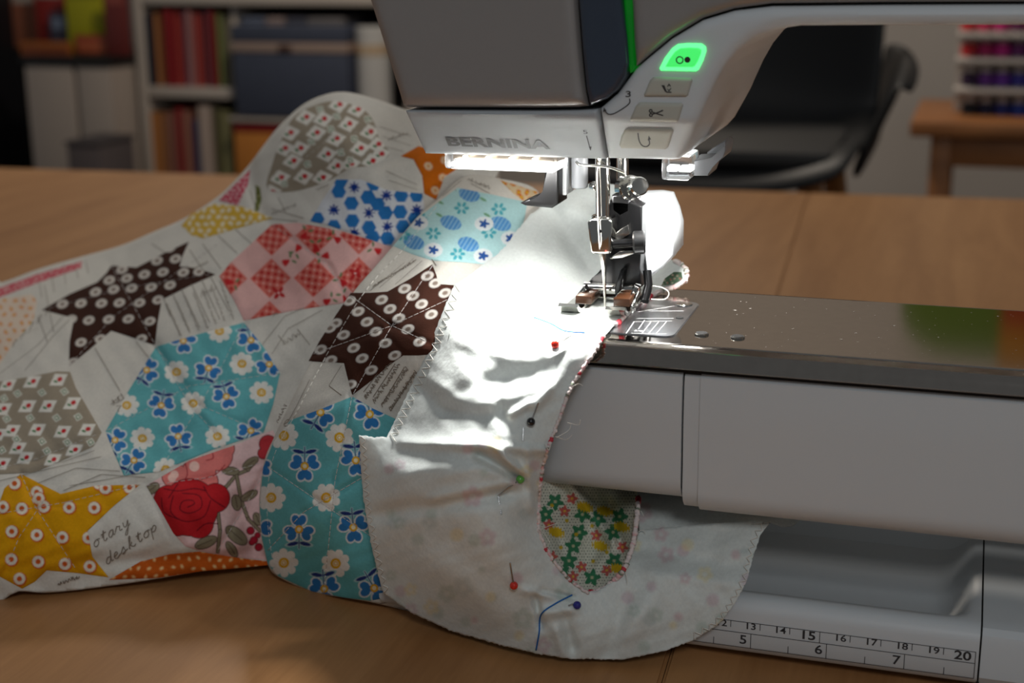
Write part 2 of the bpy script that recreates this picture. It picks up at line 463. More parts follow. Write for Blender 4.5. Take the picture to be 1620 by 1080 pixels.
# ---- the work table: two leaves meeting in a seam, under machine and quilt
tb = thing('work_table', (-.3, .4, FZ), 'large light beech work table under the sewing machine and quilt', 'table')
sa, sb = at(1062, 1022, Z=0.), at(1036, 1080, Z=0.)
sd = (sb-sa)/np.linalg.norm(sb-sa)
eL, eR = at(0, 265, Z=0.), at(1620, 315, Z=0.)
ed = (eR-eL)/np.linalg.norm(eR-eL); en = np.array([-ed[1], ed[0], 0])
def leaf(u0, u1, v0, v1):
    bm = bmesh.new(); O = eR
    q = [O+ed*a+en*b for a, b in ((u0, v0), (u1, v0), (u1, v1), (u0, v1))]
    t = [bm.verts.new((p[0], p[1], 0.)) for p in q]; b = [bm.verts.new((p[0], p[1], -.03)) for p in q]
    f1 = bm.faces.new(t); bm.faces.new(b[::-1])
    for i in range(4): bm.faces.new((t[i], b[i], b[(i+1) % 4], t[(i+1) % 4]))
    bmesh.ops.bevel(bm, geom=list(f1.edges), offset=.0012, segments=2, affect='EDGES')
    return bmobj('table_leaf', bm, wood, tb)
us = (sa-eR)@ed
leaf(-1.6, us, -1.42, 0); leaf(us+.0003, .75, -1.42, 0)
for u, v in ((-1.5, -.08), (.65, -.08), (-1.5, -1.34), (.65, -1.34)):
    p = eR+ed*u+en*v; box('leg', p[0]-.035, p[0]+.035, p[1]-.035, p[1]+.035, FZ, -.03, wood, tb, .004)

# ================================================================== THE PATCHWORK BAG
bag = thing('patchwork_bag', (-.12, .08, 0), 'patchwork quilted bag with star and hexagon patches on the machine arm', 'bag')
fabric = mat('quilting_cotton', rough=.9, spec=.06, attr='Col', noise=(900, .07), bump=(1700, .22, .0004))
lining_m = mat('lining_cotton', rough=.92, spec=.1, attr='Col', noise=(700, .06), bump=(420, .3, .0006), sheen=.2)
ink = mat('grey_print_ink', (128, 116, 104), .9, spec=.1)
ink_l = mat('pale_print_ink', (152, 143, 132), .9, spec=.1)
thr_w = mat('white_thread', (226, 222, 214), .7, spec=.2)
thr_g = mat('grey_thread', (206, 200, 196), .7, spec=.2)

QC = [(-60, 940, 'Z', .003), (0, 938, 'Z', .003), (0, 890, 'Y', -.03), (0, 850, 'Y', -.024), (0, 750, 'Y', .004), (0, 600, 'Y', .08), (0, 520, 'Y', .14), (0, 455, 'Y', .215), (-60, 600, 'Y', .09), (-60, 470, 'Y', .22), (-60, 800, 'Y', -.012),
      (100, 700, 'Y', .022), (100, 930, 'Z', .003), (100, 500, 'Y', .135), (130, 410, 'Y', .225), (200, 840, 'Y', -.005), (200, 918, 'Z', .004), (200, 600, 'Y', .07), (200, 395, 'Y', .215), (200, 720, 'Y', .024),
      (300, 800, 'Y', .008), (300, 860, 'Y', .002), (300, 906, 'Z', .005), (300, 600, 'Y', .066), (290, 352, 'Y', .21), (300, 450, 'Y', .13), (400, 750, 'Y', .03), (400, 860, 'Y', .018), (400, 892, 'Z', .005),
      (420, 600, 'Y', .062), (420, 450, 'Y', .115), (450, 350, 'Y', .15), (380, 290, 'Y', .215), (420, 230, 'Y', .225), (475, 175, 'Y', .225), (540, 150, 'Y', .22), (540, 220, 'Y', .165), (540, 300, 'Y', .14), (540, 400, 'Y', .105),
      (480, 270, 'Y', .17), (610, 165, 'Y', .215), (640, 200, 'Y', .18), (640, 330, 'Y', .125), (700, 280, 'Y', .145), (740, 230, 'Y', .17), (790, 270, 'Y', .16), (700, 340, 'Y', .13), (640, 400, 'Y', .11), (590, 470, 'Y', .088), (540, 570, 'Y', .062), (490, 660, 'Y', .045), (455, 745, 'Y', .036), (450, 820, 'Y', .03), (455, 890, 'Z', .004)]
QF = [(60, 600, 250, 330, 10, -1.0), (-10, 735, 420, 665, 12, -1.2), (100, 575, 245, 545, 9, -.8), (345, 440, 120, 470, 9, -1.0), (430, 345, 640, 392, 9, -1.4), (425, 310, 620, 250, 10, -1.6), (395, 265, 410, 330, 12, -4),
      (365, 480, 150, 770, 9, -.8), (385, 510, 610, 395, 9, -1.), (220, 765, 420, 700, 9, -1.), (275, 845, 235, 770, 8, -1), (150, 890, 420, 878, 12, -2.5), (100, 640, 160, 700, 25, 2), (310, 610, 330, 640, 55, 3), (310, 800, 340, 820, 35, 3), (60, 840, 80, 850, 45, 3), (500, 230, 520, 240, 50, 5), (470, 420, 490, 430, 45, 3), (600, 330, 610, 340, 30, 2), (190, 470, 210, 480, 45, 2.5), (380, 800, 400, 860, 14, -4)]
QS = [[(176, 420), (247, 548), (300, 640), (345, 690)], [(345, 385), (180, 500), (109, 579)], [(66, 490), (200, 455), (341, 432)], [(247, 548), (315, 640), (417, 684)], [(443, 590), (300, 610), (167, 682)], [(386, 510), (340, 600), (252, 746)], [(33, 749), (55, 800), (120, 900)], [(0, 812), (100, 795), (222, 766)], [(70, 790), (30, 850), (10, 900)], [(231, 768), (330, 755), (420, 730)], [(440, 700), (400, 780), (345, 870)], [(423, 298), (520, 220), (600, 200)], [(430, 355), (520, 420), (552, 478)], [(0, 740), (60, 725), (160, 684)]]
TS = [[(684, 420), (620, 515), (557, 626), (530, 760), (512, 940)], [(555, 468), (620, 515), (675, 540)], [(716, 470), (620, 515), (495, 560)], [(424, 738), (500, 790), (590, 850)], [(424, 870), (480, 810), (590, 745)]]
def grooves(lines, wd, h): return [(a[0], a[1], b[0], b[1], wd, h) for l in lines for a, b in zip(l[:-1], l[1:])]
Q = Sheet(QC, QF+grooves(QS, 6, -1.1), puff=1.0)
def white_cloth(x, y):
    c = solid(x, (216, 211, 201)); n = np.sin(x*.031+y*.017)*np.sin(y*.043-x*.011); return c*(1+.03*n)[:, None]
Qpoly = [(-60, 466), (0, 452), (60, 430), (130, 410), (190, 393), (240, 372), (290, 350), (340, 318), (372, 288), (395, 262), (415, 235), (440, 204), (475, 172), (510, 155), (545, 150), (590, 160), (640, 178), (700, 200), (760, 232), (790, 270), (750, 310), (700, 345), (650, 400), (600, 470), (550, 570), (500, 660), (465, 750), (462, 820), (456, 888), (400, 893), (320, 903), (250, 915), (170, 927), (80, 937), (30, 935), (-60, 938)]
cloth('quilted_panel', Q, Qpoly, 4, fabric, bag, white_cloth, 0, True, skirt=[(.004, .001), (.012, -.002), (.03, -.012), (.05, -.03), (.06, -.06), (.07, -.2)])

def S2(pts): return [(a*.30864, 400+b*.30864) for a, b in pts]           # measured on the left middle
def S3(pts): return [(a*.37037, 680+b*.37037) for a, b in pts]
def S4(pts): return [(400+a*.30864, 130+b*.30864) for a, b in pts]
def S5(pts): return [(400+a*.30864, 400+b*.30864) for a, b in pts]
def S6(pts): return [(400+a*.30864, 700+b*.30864) for a, b in pts]
def S7(pts): return [(780+a/3., 700+b/3.) for a, b in pts]
def patch(name, label, sheet, poly, color, pitch=1.8, off=.0011, sm=False):
    o = cloth(name, sheet, poly, pitch, fabric, bag, color, off, sm, taper=9.)
    o['label'] = label; return o

# -- patches of the quilted panel
d1 = S2([(415, 458), (515, 440), (455, 345), (557, 340), (658, 338), (768, 350), (725, 440), (320, 262), (415, 258), (520, 258), (612, 255), (715, 255), (810, 240), (490, 200), (582, 187), (675, 180), (775, 175), (872, 165), (560, 140), (650, 130), (740, 110), (835, 98), (940, 100), (625, 85), (805, 40), (900, 30), (375, 560), (365, 340), (1020, 95), (870, -25)])
brown = (62, 36, 28)
patch('star_patch', 'brown star patch with white ring dots', Q, [(66, 490), (110, 465), (154, 446), (168, 432), (176, 420), (216, 423), (260, 400), (299, 382), (290, 402), (284, 421), (312, 424), (341, 434), (300, 452), (256, 474), (249, 512), (245, 546), (210, 534), (176, 523), (140, 554), (109, 579), (110, 540), (117, 503)],
      dots_print(brown, d1, 9.2, 6.4, -.35, (214, 206, 196), (138, 122, 112)), 1.7)
tz = S2([(1125, 400), (905, 610), (1240, 568), (1340, 715), (650, 780), (990, 770), (730, 950), (1115, 940)])+[(262, 742)]
tv = [(330, 582, -75), (358, 627, 75), (255, 641, 100), (282, 690, -100), (397, 681, -60), (232, 585, -60), (182, 696, -60), (290, 539, 85), (397, 538, 75), (426, 576, 160), (212, 728, -60)]
patch('hexagon_patch', 'teal hexagon patch with daisies and blue flowers', Q, [(247, 548), (315, 528), (386, 510), (418, 550), (443, 590), (432, 640), (417, 684), (335, 712), (252, 746), (196, 752), (180, 715), (167, 682), (205, 615)], teal_print(tz, tv, 20, .92), 1.7)
td = S2([(165, 660), (300, 650), (140, 785), (245, 785), (370, 770), (60, 910), (190, 905), (320, 915), (445, 905), (90, 1000), (15, 800), (40, 675), (270, 1060), (380, 1010), (130, 1050), (-10, 930), (10, 1080)])
ts = S2([(90, 720), (215, 715), (155, 845), (290, 845), (400, 840), (85, 955), (215, 965), (345, 970), (465, 970), (330, 710), (35, 850), (240, 1015), (20, 745), (10, 1010)])
patch('hexagon_patch', 'taupe hexagon patch with small red tulips, at the left', Q, [(-60, 600), (0, 603), (45, 596), (90, 587), (111, 588), (120, 613), (145, 656), (161, 684), (148, 706), (108, 724), (55, 747), (0, 750), (-60, 752)], tulip_print(td, ts, 17, 11, -.55), 1.8)
td = S4([(360, 190), (440, 115), (535, 140), (490, 215), (600, 255), (325, 260), (270, 180), (425, 290), (550, 340), (190, 260), (240, 340), (380, 370), (655, 370), (205, 405), (160, 340), (140, 490), (260, 485), (355, 490), (610, 405), (430, 430), (500, 420), (640, 320), (95, 565)])
ts = S4([(345, 140), (430, 175), (520, 290), (300, 305), (160, 520), (450, 360), (400, 240), (590, 190), (280, 420), (500, 400)])
patch('hexagon_patch', 'taupe tulip patch on the crest of the quilt behind', Q, [(423, 298), (430, 262), (443, 226), (465, 185), (502, 165), (535, 160), (573, 172), (591, 192), (600, 219), (616, 244), (585, 262), (554, 266), (517, 287), (462, 303)], tulip_print(td, ts, 17, 13, -.2), 2.2, sm=True)
def mini(base, col, px, r, seed, core=None):
    rs = np.random.RandomState(seed)
    def f(x, y):
        c = solid(x, base)
        for j in range(int((y.min())//(px*.8))-1, int(y.max()//(px*.8))+2):
            for i in range(int(x.min()//px)-1, int(x.max()//px)+2):
                cx, cy = (i+.5*(j % 2))*px+rs.uniform(-.15, .15)*px, j*px*.8+rs.uniform(-.15, .15)*px
                a = rs.uniform(0, 3)
                def g(q, X, Y):
                    q = paint(q, cov(sd_ell(X, Y, cx, cy, r, r*.65, a)), col)
                    return paint(q, cov(sd_ell(X, Y, cx, cy, r*.45, r*.4, a)), core) if core else q
                stamp(c, x, y, cx, cy, r+2, g)
        return c
    return f
patch('printed_patch', 'yellow patch with white blossom print', Q, [(287, 357), (303, 338), (340, 322), (385, 327), (432, 345), (380, 360), (322, 377), (303, 372)], mini((212, 172, 62), (228, 216, 186), 13, 4.6, 2), 2.2)
patch('printed_patch', 'narrow green printed strip in the fold beside the crest', Q, [(404, 292), (411, 296), (414, 315), (409, 334), (402, 334), (405, 315)], mini((108, 112, 62), (176, 172, 120), 9, 2.5, 31), 2.2)
patch('printed_patch', 'raspberry and white checked patch at the fold', Q, [(346, 317), (374, 289), (396, 268), (392, 292), (376, 325)], mini((196, 62, 88), (228, 190, 190), 8, 2.6, 3), 2.2)
patch('printed_patch', 'pink patch at the far left edge of the quilt', Q, [(-60, 470), (0, 455), (60, 433), (130, 413), (128, 424), (60, 447), (0, 470), (-60, 487)], mini((206, 92, 104), (222, 178, 174), 9, 2.8, 4), 2.5)
patch('printed_patch', 'pale patch with yellow and coral print at the left', Q, [(-60, 478), (0, 473), (50, 465), (59, 478), (52, 508), (18, 548), (0, 576), (-60, 580)], mini((226, 206, 186), (222, 140, 112), 16, 4, 5, (222, 186, 60)), 2)
def tulip(q, X, Y, cx, cy, r, a):
    for s in (-.5, 0, .5):
        q = paint(q, cov(sd_ell(X, Y, cx+math.cos(a+s)*r*.4, cy+math.sin(a+s)*r*.4, r*.8, r*.33, a+s)), (196, 40, 44))
    for s in (-1, 1): q = paint(q, cov(sd_ell(X, Y, cx-math.cos(a+s*.6)*r*1.3, cy-math.sin(a+s*.6)*r*1.3, r*.55, r*.22, a+s)), (92, 128, 84))
    return q
def pink_print(x, y):
    c = solid(x, (226, 178, 172)); A = np.linalg.inv(np.array([[36, 33], [-34, 33.]]))
    u = A@np.stack([x-428, y-440]); i, j = np.round(u[0]), np.round(u[1]); chk = ((i+j) % 2 == 0)
    fu, fv = u[0]-i, u[1]-j; d = (np.maximum(np.abs(fu), np.abs(fv))-.47)*45
    c = np.where(chk[:, None], paint(c, cov(d), (214, 112, 100)), c)
    g = 11.; X, Y = (x+y*.15) % g-g/2, (y-x*.15) % g-g/2
    m1 = cov(np.minimum(np.maximum(np.abs(X)-3.3, np.abs(Y)-1.3), np.maximum(np.abs(Y)-3.3, np.abs(X)-1.3)))
    m2 = cov(np.hypot(np.abs(X)-g/2, np.abs(Y)-g/2)-1.6)
    k = (chk & (d < -2))[:, None]
    c = np.where(k, paint(paint(c, m1, (190, 46, 46)), m2, (232, 176, 168)), c)
    for cx, cy, a in [(455, 413, 2.6), (483, 370, 2.), (531, 377, .6), (512, 405, -.2), (366, 447, 3.4), (541, 445, .8), (520, 475, 2.6), (595, 395, .5), (545, 470, 1), (470, 395, -1), (500, 390, 1.5)]:
        stamp(c, x, y, cx, cy, 20, lambda q, X, Y: tulip(q, X, Y, cx, cy, 8, a))
    for cx, cy in [(441, 463), (500, 520), (562, 432)]:
        def bow(q, X, Y):
            for k_ in range(4):
                a = k_*math.pi/2+.6; q = paint(q, cov(sd_ell(X, Y, cx+math.cos(a)*6, cy+math.sin(a)*6, 5.5, 3, a)), (190, 44, 46))
            return paint(q, cov(np.hypot(X-cx, Y-cy)-1.8), (232, 190, 184))
        stamp(c, x, y, cx, cy, 16, bow)
    return c
patch('hexagon_patch', 'pink and coral gingham patch with red tulips', Q, [(347, 437), (366, 414), (388, 394), (430, 355), (470, 352), (540, 365), (622, 391), (590, 440), (552, 478), (470, 490), (386, 507), (370, 475)], pink_print, 1.8)
hx = S4([(440, 560), (505, 620), (590, 590), (510, 710), (415, 740), (595, 745), (680, 670), (760, 580), (690, 800), (770, 740), (330, 700), (620, 520), (755, 665), (640, 625), (615, 795), (450, 505), (840, 580), (830, 700)])
st = S4([(520, 540), (415, 655), (595, 670), (685, 580), (690, 740), (520, 775), (840, 655), (760, 520)])
def blue_print(x, y):
    c = solid(x, (220, 222, 226))
    for cx, cy in hx:
        def g(q, X, Y):
            dx, dy = np.abs(X-cx), np.abs(Y-cy); return paint(q, cov(np.maximum(dx*.87+dy*.5, dy)-10.5), (46, 118, 184))
        stamp(c, x, y, cx, cy, 15, g)
    for cx, cy in st:
        def g(q, X, Y):
            r = np.hypot(X-cx, Y-cy); th = np.arctan2(Y-cy, X-cx); return paint(q, cov(r-9.5*(.72+.28*np.cos(8*th))), (28, 58, 138))
        stamp(c, x, y, cx, cy, 13, g)
    return c
patch('hexagon_patch', 'blue and white patch of hexagons and navy stars', Q, [(490, 350), (508, 320), (532, 284), (572, 284), (610, 300), (636, 303), (668, 306), (672, 330), (655, 362), (640, 392), (612, 388), (560, 370), (515, 355)], blue_print, 1.9)
patch('star_patch', 'orange star patch with white dots behind the machine head', Q, [(634, 247), (662, 231), (690, 238), (740, 235), (730, 262), (703, 280), (690, 316), (671, 306), (668, 278), (654, 252)], dots_print((206, 106, 22), S4([(900, 430), (935, 555), (975, 490), (985, 400)])+[(720, 250)], 7, 6, .7, (226, 196, 160), (214, 150, 96), .4), 2.2)
yd = S3([(62, 228), (157, 265), (165, 292), (422, 228), (450, 248), (553, 245), (12, 328), (93, 335), (187, 327), (295, 330), (402, 332), (50, 433), (157, 448), (266, 458), (378, 460), (48, 552), (163, 562), (277, 572), (383, 582), (83, 635), (-40, 440), (-60, 550)])
patch('star_patch', 'mustard yellow star patch with white and orange dots', Q, [(-60, 800), (0, 792), (7, 772), (33, 749), (62, 764), (96, 781), (150, 768), (222, 766), (180, 800), (139, 839), (146, 880), (172, 913), (120, 906), (74, 902), (55, 920), (35, 931), (0, 912), (-60, 900)],
      dots_print((216, 154, 18), yd, 9.3, 9.3, 0, (232, 224, 208), (206, 92, 36), .44, (206, 100, 30)), 1.8)
patch('printed_patch', 'orange floral patch tucked under the front of the quilt', Q, [(172, 917), (222, 888), (270, 876), (315, 872), (370, 881), (428, 888), (428, 893), (370, 899), (320, 903), (250, 914)], mini((196, 92, 30), (222, 166, 104), 17, 4, 8, (232, 200, 150)), 2)
def rose_print(x, y):
    c = solid(x, (232, 196, 194))
    dk = (112, 40, 44); lf = (142, 132, 108)
    def leaf_(c, cx, cy, L, W, a):
        def g(q, X, Y):
            q = paint(q, cov(sd_ell(X, Y, cx, cy, L+1.3, W+1.3, a)), (84, 66, 58)); q = paint(q, cov(sd_ell(X, Y, cx, cy, L, W, a)), lf)
            return paint(q, cov(sd_seg(X, Y, cx-math.cos(a)*L*.8, cy-math.sin(a)*L*.8, cx+math.cos(a)*L*.6, cy+math.sin(a)*L*.6, .5)), (84, 66, 58))
        stamp(c, x, y, cx, cy, L+4, g)
    def stem(pts):
        nonlocal c
        for (a, b), (e, f) in zip(pts[:-1], pts[1:]):
            d = sd_seg(x, y, a, b, e, f, 2.); c = paint(c, cov(d-1.2), (84, 66, 58)); c = paint(c, cov(d), lf)
    stem(S3([(960, 250), (1010, 190), (1060, 170), (1090, 130)])); stem(S3([(1010, 190), (1030, 300), (1060, 380), (1110, 430)])); stem(S3([(930, 340), (940, 430), (930, 520)])); stem(S3([(1000, 300), (1080, 280)]))
    for cx, cy, L, W, a in [(880, 480, 18, 8, -.4), (1010, 450, 20, 10, .7), (985, 175, 13, 6, .1), (1070, 140, 14, 6, -.6), (1010, 310, 12, 7, 1.4), (1065, 280, 14, 6, -.5), (650, 250, 12, 7, -.6), (990, 510, 14, 6, 1.), (1100, 380, 10, 6, 1.2)]:
        p = S3([(cx, cy)])[0]; leaf_(c, p[0], p[1], L, W, a)
    def blobs(lst, col, out):
        nonlocal c
        d = np.full(len(x), 1e9)
        for cx, cy, r in lst:
            p = S3([(cx, cy)])[0]; d = np.minimum(d, np.hypot(x-p[0], y-p[1])-r*.37)
        c = paint(c, cov(d-1.4), out); c = paint(c, cov(d), col)
    def arcs(lst, col, wd=.8):
        nonlocal c
        for pts in lst:
            q = spline(np.array(S3(pts)), 5)
            for (a, b), (e, f) in zip(q[:-1], q[1:]):
                i = np.where((np.abs(x-a) < 8) & (np.abs(y-b) < 8))[0]
                if len(i): c[i] = paint(c[i], cov(sd_seg(x[i], y[i], a, b, e, f, wd)), col)
    blobs([(745, 195, 52), (850, 180, 70), (930, 110, 62), (880, 220, 50), (960, 80, 40)], (222, 124, 118), dk)
    blobs([(735, 205, 14), (830, 155, 18), (745, 190, 14)], (238, 196, 184), (238, 196, 184))
    arcs([[(770, 240), (800, 190), (790, 140)], [(880, 130), (910, 120), (905, 90)], [(860, 210), (920, 190), (960, 150)]], (168, 50, 56))
    blobs([(810, 330, 120), (720, 300, 62), (700, 340, 45), (920, 290, 60), (850, 400, 60), (760, 400, 50)], (186, 36, 42), (104, 26, 34))
    arcs([[(800, 330), (830, 315), (820, 300), (780, 305), (770, 340), (810, 355), (860, 330), (850, 280), (780, 270)], [(740, 280), (730, 350), (790, 390), (870, 370), (900, 300)], [(690, 290), (700, 350), (760, 380)], [(760, 230), (720, 290)], [(870, 240), (900, 290), (960, 330)], [(840, 430), (880, 400), (930, 400)], [(700, 250), (760, 260), (830, 250), (880, 260)]], (104, 24, 34))
    blobs([(1145, 60, 36), (1125, 100, 22)], (190, 60, 66), dk); blobs([(1070, 430, 14), (1085, 470, 14), (1105, 500, 14), (1075, 480, 10), (1100, 450, 10)], (178, 40, 60), dk)
    return c
patch('printed_patch', 'pink patch printed with a large red rose', Q, [(231, 768), (300, 728), (365, 706), (432, 680), (450, 720), (446, 800), (448, 884), (426, 886), (370, 881), (315, 871), (293, 864), (274, 843), (250, 800)], rose_print, 1.5)

# ---- the cuff: a raised printed band that folds over towards the machine
TC = [(735, 283, 'Y', .135), (790, 285, 'Y', .13), (850, 305, 'Y', .13), (693, 321, 'Y', .112), (760, 350, 'Y', .092), (820, 345, 'Y', .105), (622, 392, 'Y', .086), (690, 400, 'Y', .063), (780, 415, 'Y', .074), (850, 380, 'Y', .1), (560, 460, 'Y', .06), (640, 470, 'Y', .035), (720, 455, 'Z', .1145), (500, 560, 'Y', .04), (600, 540, 'Y', .013), (690, 520, 'Z', .1095),
      (455, 650, 'Y', .02), (520, 650, 'Y', .002), (610, 640, 'Y', .001), (660, 610, 'Y', .002), (420, 730, 'Y', .015), (480, 740, 'Y', -.002), (570, 740, 'Y', -.006), (411, 790, 'Y', .012), (470, 840, 'Y', -.004), (570, 850, 'Y', -.006), (415, 850, 'Y', .012), (437, 897, 'Y', .012), (500, 925, 'Z', .004), (590, 953, 'Z', .003), (560, 900, 'Y', -.004), (640, 700, 'Y', .001), (650, 960, 'Z', .002), (720, 1000, 'Z', .002),
      (760, 470, 'Z', .112), (730, 560, 'Y', .006), (690, 640, 'Y', .005), (660, 720, 'Y', .002), (640, 800, 'Y', -.004), (660, 900, 'Y', -.006)]
TF = [(555, 625, 460, 668, 7, -.8), (684, 420, 557, 624, 6, -.8), (559, 480, 640, 560, 6, -.5), (700, 440, 500, 560, 6, -.5), (500, 790, 505, 800, 55, 3), (700, 410, 570, 470, 7, -1), (760, 350, 740, 380, 40, 2), (640, 395, 780, 400, 9, -1)]
T = Sheet(TC, TF+grooves(TS, 5, -.8), puff=.6)
Tpoly = [(735, 281), (790, 284), (850, 303), (860, 360), (840, 410), (780, 470), (740, 560), (700, 640), (668, 720), (650, 800), (668, 900), (720, 990), (650, 968), (590, 953), (545, 945), (493, 936), (440, 912), (424, 893), (414, 850), (410, 790), (418, 730), (432, 695), (452, 652), (475, 605), (500, 560), (528, 510), (560, 462), (590, 427), (622, 390), (660, 345), (693, 317)]
cloth('cuff_band', T, Tpoly, 4, fabric, bag, white_cloth, 0, True, skirt=[(.003, .0), (.008, -.0015), (.018, -.007)])
d2 = S5([(495, 245), (540, 300), (660, 240), (778, 183), (895, 118), (935, 155), (985, 205), (820, 220), (703, 287), (585, 353), (465, 420), (347, 495), (865, 262), (748, 335), (630, 403), (517, 487), (400, 550), (915, 315), (795, 390), (680, 462), (560, 540), (855, 455), (727, 525), (607, 600), (500, 675), (425, 360), (395, 385)])
patch('star_patch', 'brown star patch with white ring dots beside the zigzag edge', T, [(555, 463), (585, 463), (613, 461), (650, 440), (684, 418), (690, 434), (694, 449), (720, 451), (716, 500), (690, 560), (662, 562), (638, 562), (612, 580), (590, 600), (557, 625), (552, 606), (547, 586), (544, 574), (515, 573), (488, 571), (505, 540), (530, 500)],
      dots_print((68, 40, 31), d2, 10.3, 7., -.38, (220, 214, 206), (140, 124, 112)), 1.6)
patch('hexagon_patch', 'teal hexagon patch with daisies at the folded cuff', T, [(557, 627), (590, 646), (625, 662), (632, 700), (640, 780), (640, 850), (640, 940), (585, 950), (545, 945), (493, 935), (440, 911), (424, 893), (414, 850), (411, 800), (416, 740), (432, 700), (460, 664), (510, 646)],
      teal_print([(429, 787), (516, 787), (449, 890), (531, 891), (449, 689), (537, 692)], [(482, 737, 90), (473, 837, -90), (559, 834, 85), (563, 728, 85), (513, 931, 85), (592, 930, 60), (585, 655, 80), (507, 652, -60), (405, 740, 0), (406, 835, 0)], 23), 1.5)
def aqua_print(x, y):
    c = solid(x, (176, 214, 214))
    for cx, cy in S4([(1110, 575), (1015, 720), (825, 820), (1270, 725), (1105, 830)]):
        def g(q, X, Y):
            m = cov(sd_ell(X, Y, cx, cy, 17, 11, .3)); s = (np.sin((X*.8+Y*.5)*1.1)*.5+.5)[:, None]
            return q*(1-m)+m*(lin((60, 130, 196))*s+lin((130, 176, 206))*(1-s))
        stamp(c, x, y, cx, cy, 20, g)
    for cx, cy in S4([(1070, 645), (1260, 650), (925, 775), (1210, 770), (770, 780), (1050, 880), (860, 700)]):
        for k in range(6):
            a = k*math.pi/3; stamp(c, x, y, cx, cy, 16, lambda q, X, Y: paint(q, cov(sd_ell(X, Y, cx+math.cos(a)*8, cy+math.sin(a)*6.5, 4, 2.6, a)), (70, 164, 178)))
    for cx, cy in S4([(925, 860), (1180, 890), (1185, 725), (1320, 800), (850, 720)]):
        def g(q, X, Y):
            q = paint(q, cov(np.hypot(X-cx, (Y-cy)*1.3)-15), (222, 228, 228)); r = np.hypot(X-cx, (Y-cy)*1.2); th = np.arctan2(Y-cy, X-cx)
            return paint(q, cov(r-9*(.75+.25*np.cos(5*th))), (42, 84, 150))
        stamp(c, x, y, cx, cy, 20, g)
    for cx, cy in S4([(955, 680), (1200, 680), (1180, 600), (960, 615)]): stamp(c, x, y, cx, cy, 9, lambda q, X, Y: paint(q, cov(sd_ell(X, Y, cx, cy, 6, 2, .5)), (110, 160, 120)))
    return c
patch('hexagon_patch', 'pale aqua patch with striped blue eggs', T, [(622, 389), (660, 345), (693, 320), (724, 297), (780, 308), (834, 320), (830, 345), (815, 390), (785, 420), (735, 415), (684, 412), (652, 402)], aqua_print, 1.8)
patch('printed_patch', 'orange and yellow floral patch behind the threader hook', T, [(790, 284), (850, 303), (855, 325), (834, 322), (812, 306)], mini((214, 190, 150), (206, 104, 34), 14, 5, 12, (216, 170, 40)), 2.2)

# -- printed writing, ruled lines and stitches on the white cloth
GL = {'o': [[(.5, .9), (.2, .7), (.15, .3), (.4, .05), (.7, .2), (.75, .6), (.5, .9), (.95, .75)]],
      't': [[(.3, .6), (.5, 1.5), (.45, .4), (.6, .05), (.9, .3)], [(.15, 1.05), (.8, 1.12)]],
      'a': [[(.75, .8), (.4, .9), (.15, .5), (.3, .05), (.65, .3), (.75, .85), (.75, .2), (1., .2)]],
      'r': [[(.0, .3), (.3, .95), (.4, .75), (.65, .8), (.6, .2), (.95, .2)]],
      'y': [[(.1, .9), (.2, .3), (.5, .25), (.75, .9), (.7, 0), (.5, -.8), (.25, -.7), (.6, -.1), (1., .3)]],
      'd': [[(.7, .8), (.35, .9), (.1, .4), (.35, .05), (.65, .4), (.8, 1.7), (.75, .2), (1., .2)]],
      'e': [[(.1, .4), (.6, .6), (.5, .92), (.2, .7), (.2, .2), (.5, .02), (.95, .3)]],
      's': [[(.0, .2), (.45, .95), (.5, .6), (.65, .25), (.4, .0), (.2, .1), (.95, .3)]],
      'k': [[(.1, .2), (.45, 1.6), (.25, 1.5), (.2, 0)], [(.2, .4), (.6, .8), (.35, .5), (.75, .05), (1., .25)]],
      'p': [[(.1, .9), (.2, -.8)], [(.15, .5), (.5, .95), (.75, .6), (.5, .15), (.2, .3)]]}
def write(word, x0, y0, ux, uy):
    out = []; ux = np.array(ux, float); uy = np.array(uy, float)
    for i, ch in enumerate(word):
        for s in GL[ch]:
            q = spline(np.array(s), 5); out.append(np.array([x0, y0])+(q[:, :1]+i)*ux+q[:, 1:]*uy)
    return out
def scribble(x0, y0, x1, y1, h, seed):
    rs = np.random.RandomState(seed); L_ = math.hypot(x1-x0, y1-y0); n = int(L_/(h*.55)); d = np.array([x1-x0, y1-y0])/L_; u = np.array([d[1], -d[0]])
    out, cur = [], []
    for i in range(n*2):
        p = np.array([x0, y0])+d*(i*L_/(n*2)+rs.uniform(-.2, .35)*h)+u*(h*rs.uniform(.55, 1.1) if i % 2 else h*rs.uniform(-.15, .2)); cur.append(p)
        if rs.rand() < .1 and len(cur) > 4: out.append(spline(cur, 4)); cur = []
    if len(cur) > 2: out.append(spline(cur, 4))
    return out
W_ = write('otary', 148, 868, (11.6, -7.4), (-1.5, -12.5))+write('desktop', 168, 895, (11.8, -8.2), (-2., -11.5))+scribble(92, 926, 128, 914, 6, 1)
W_ += [[(177, 632), (182, 638), (196, 630), (191, 622)], [(186, 627), (189, 634)], [(184, 642), (192, 641), (187, 648), (188, 655)], [(262, 480), (270, 500)]]
cloth_strokes('printed_writing', Q, W_, .00036, ink, bag, .0007, 2.)
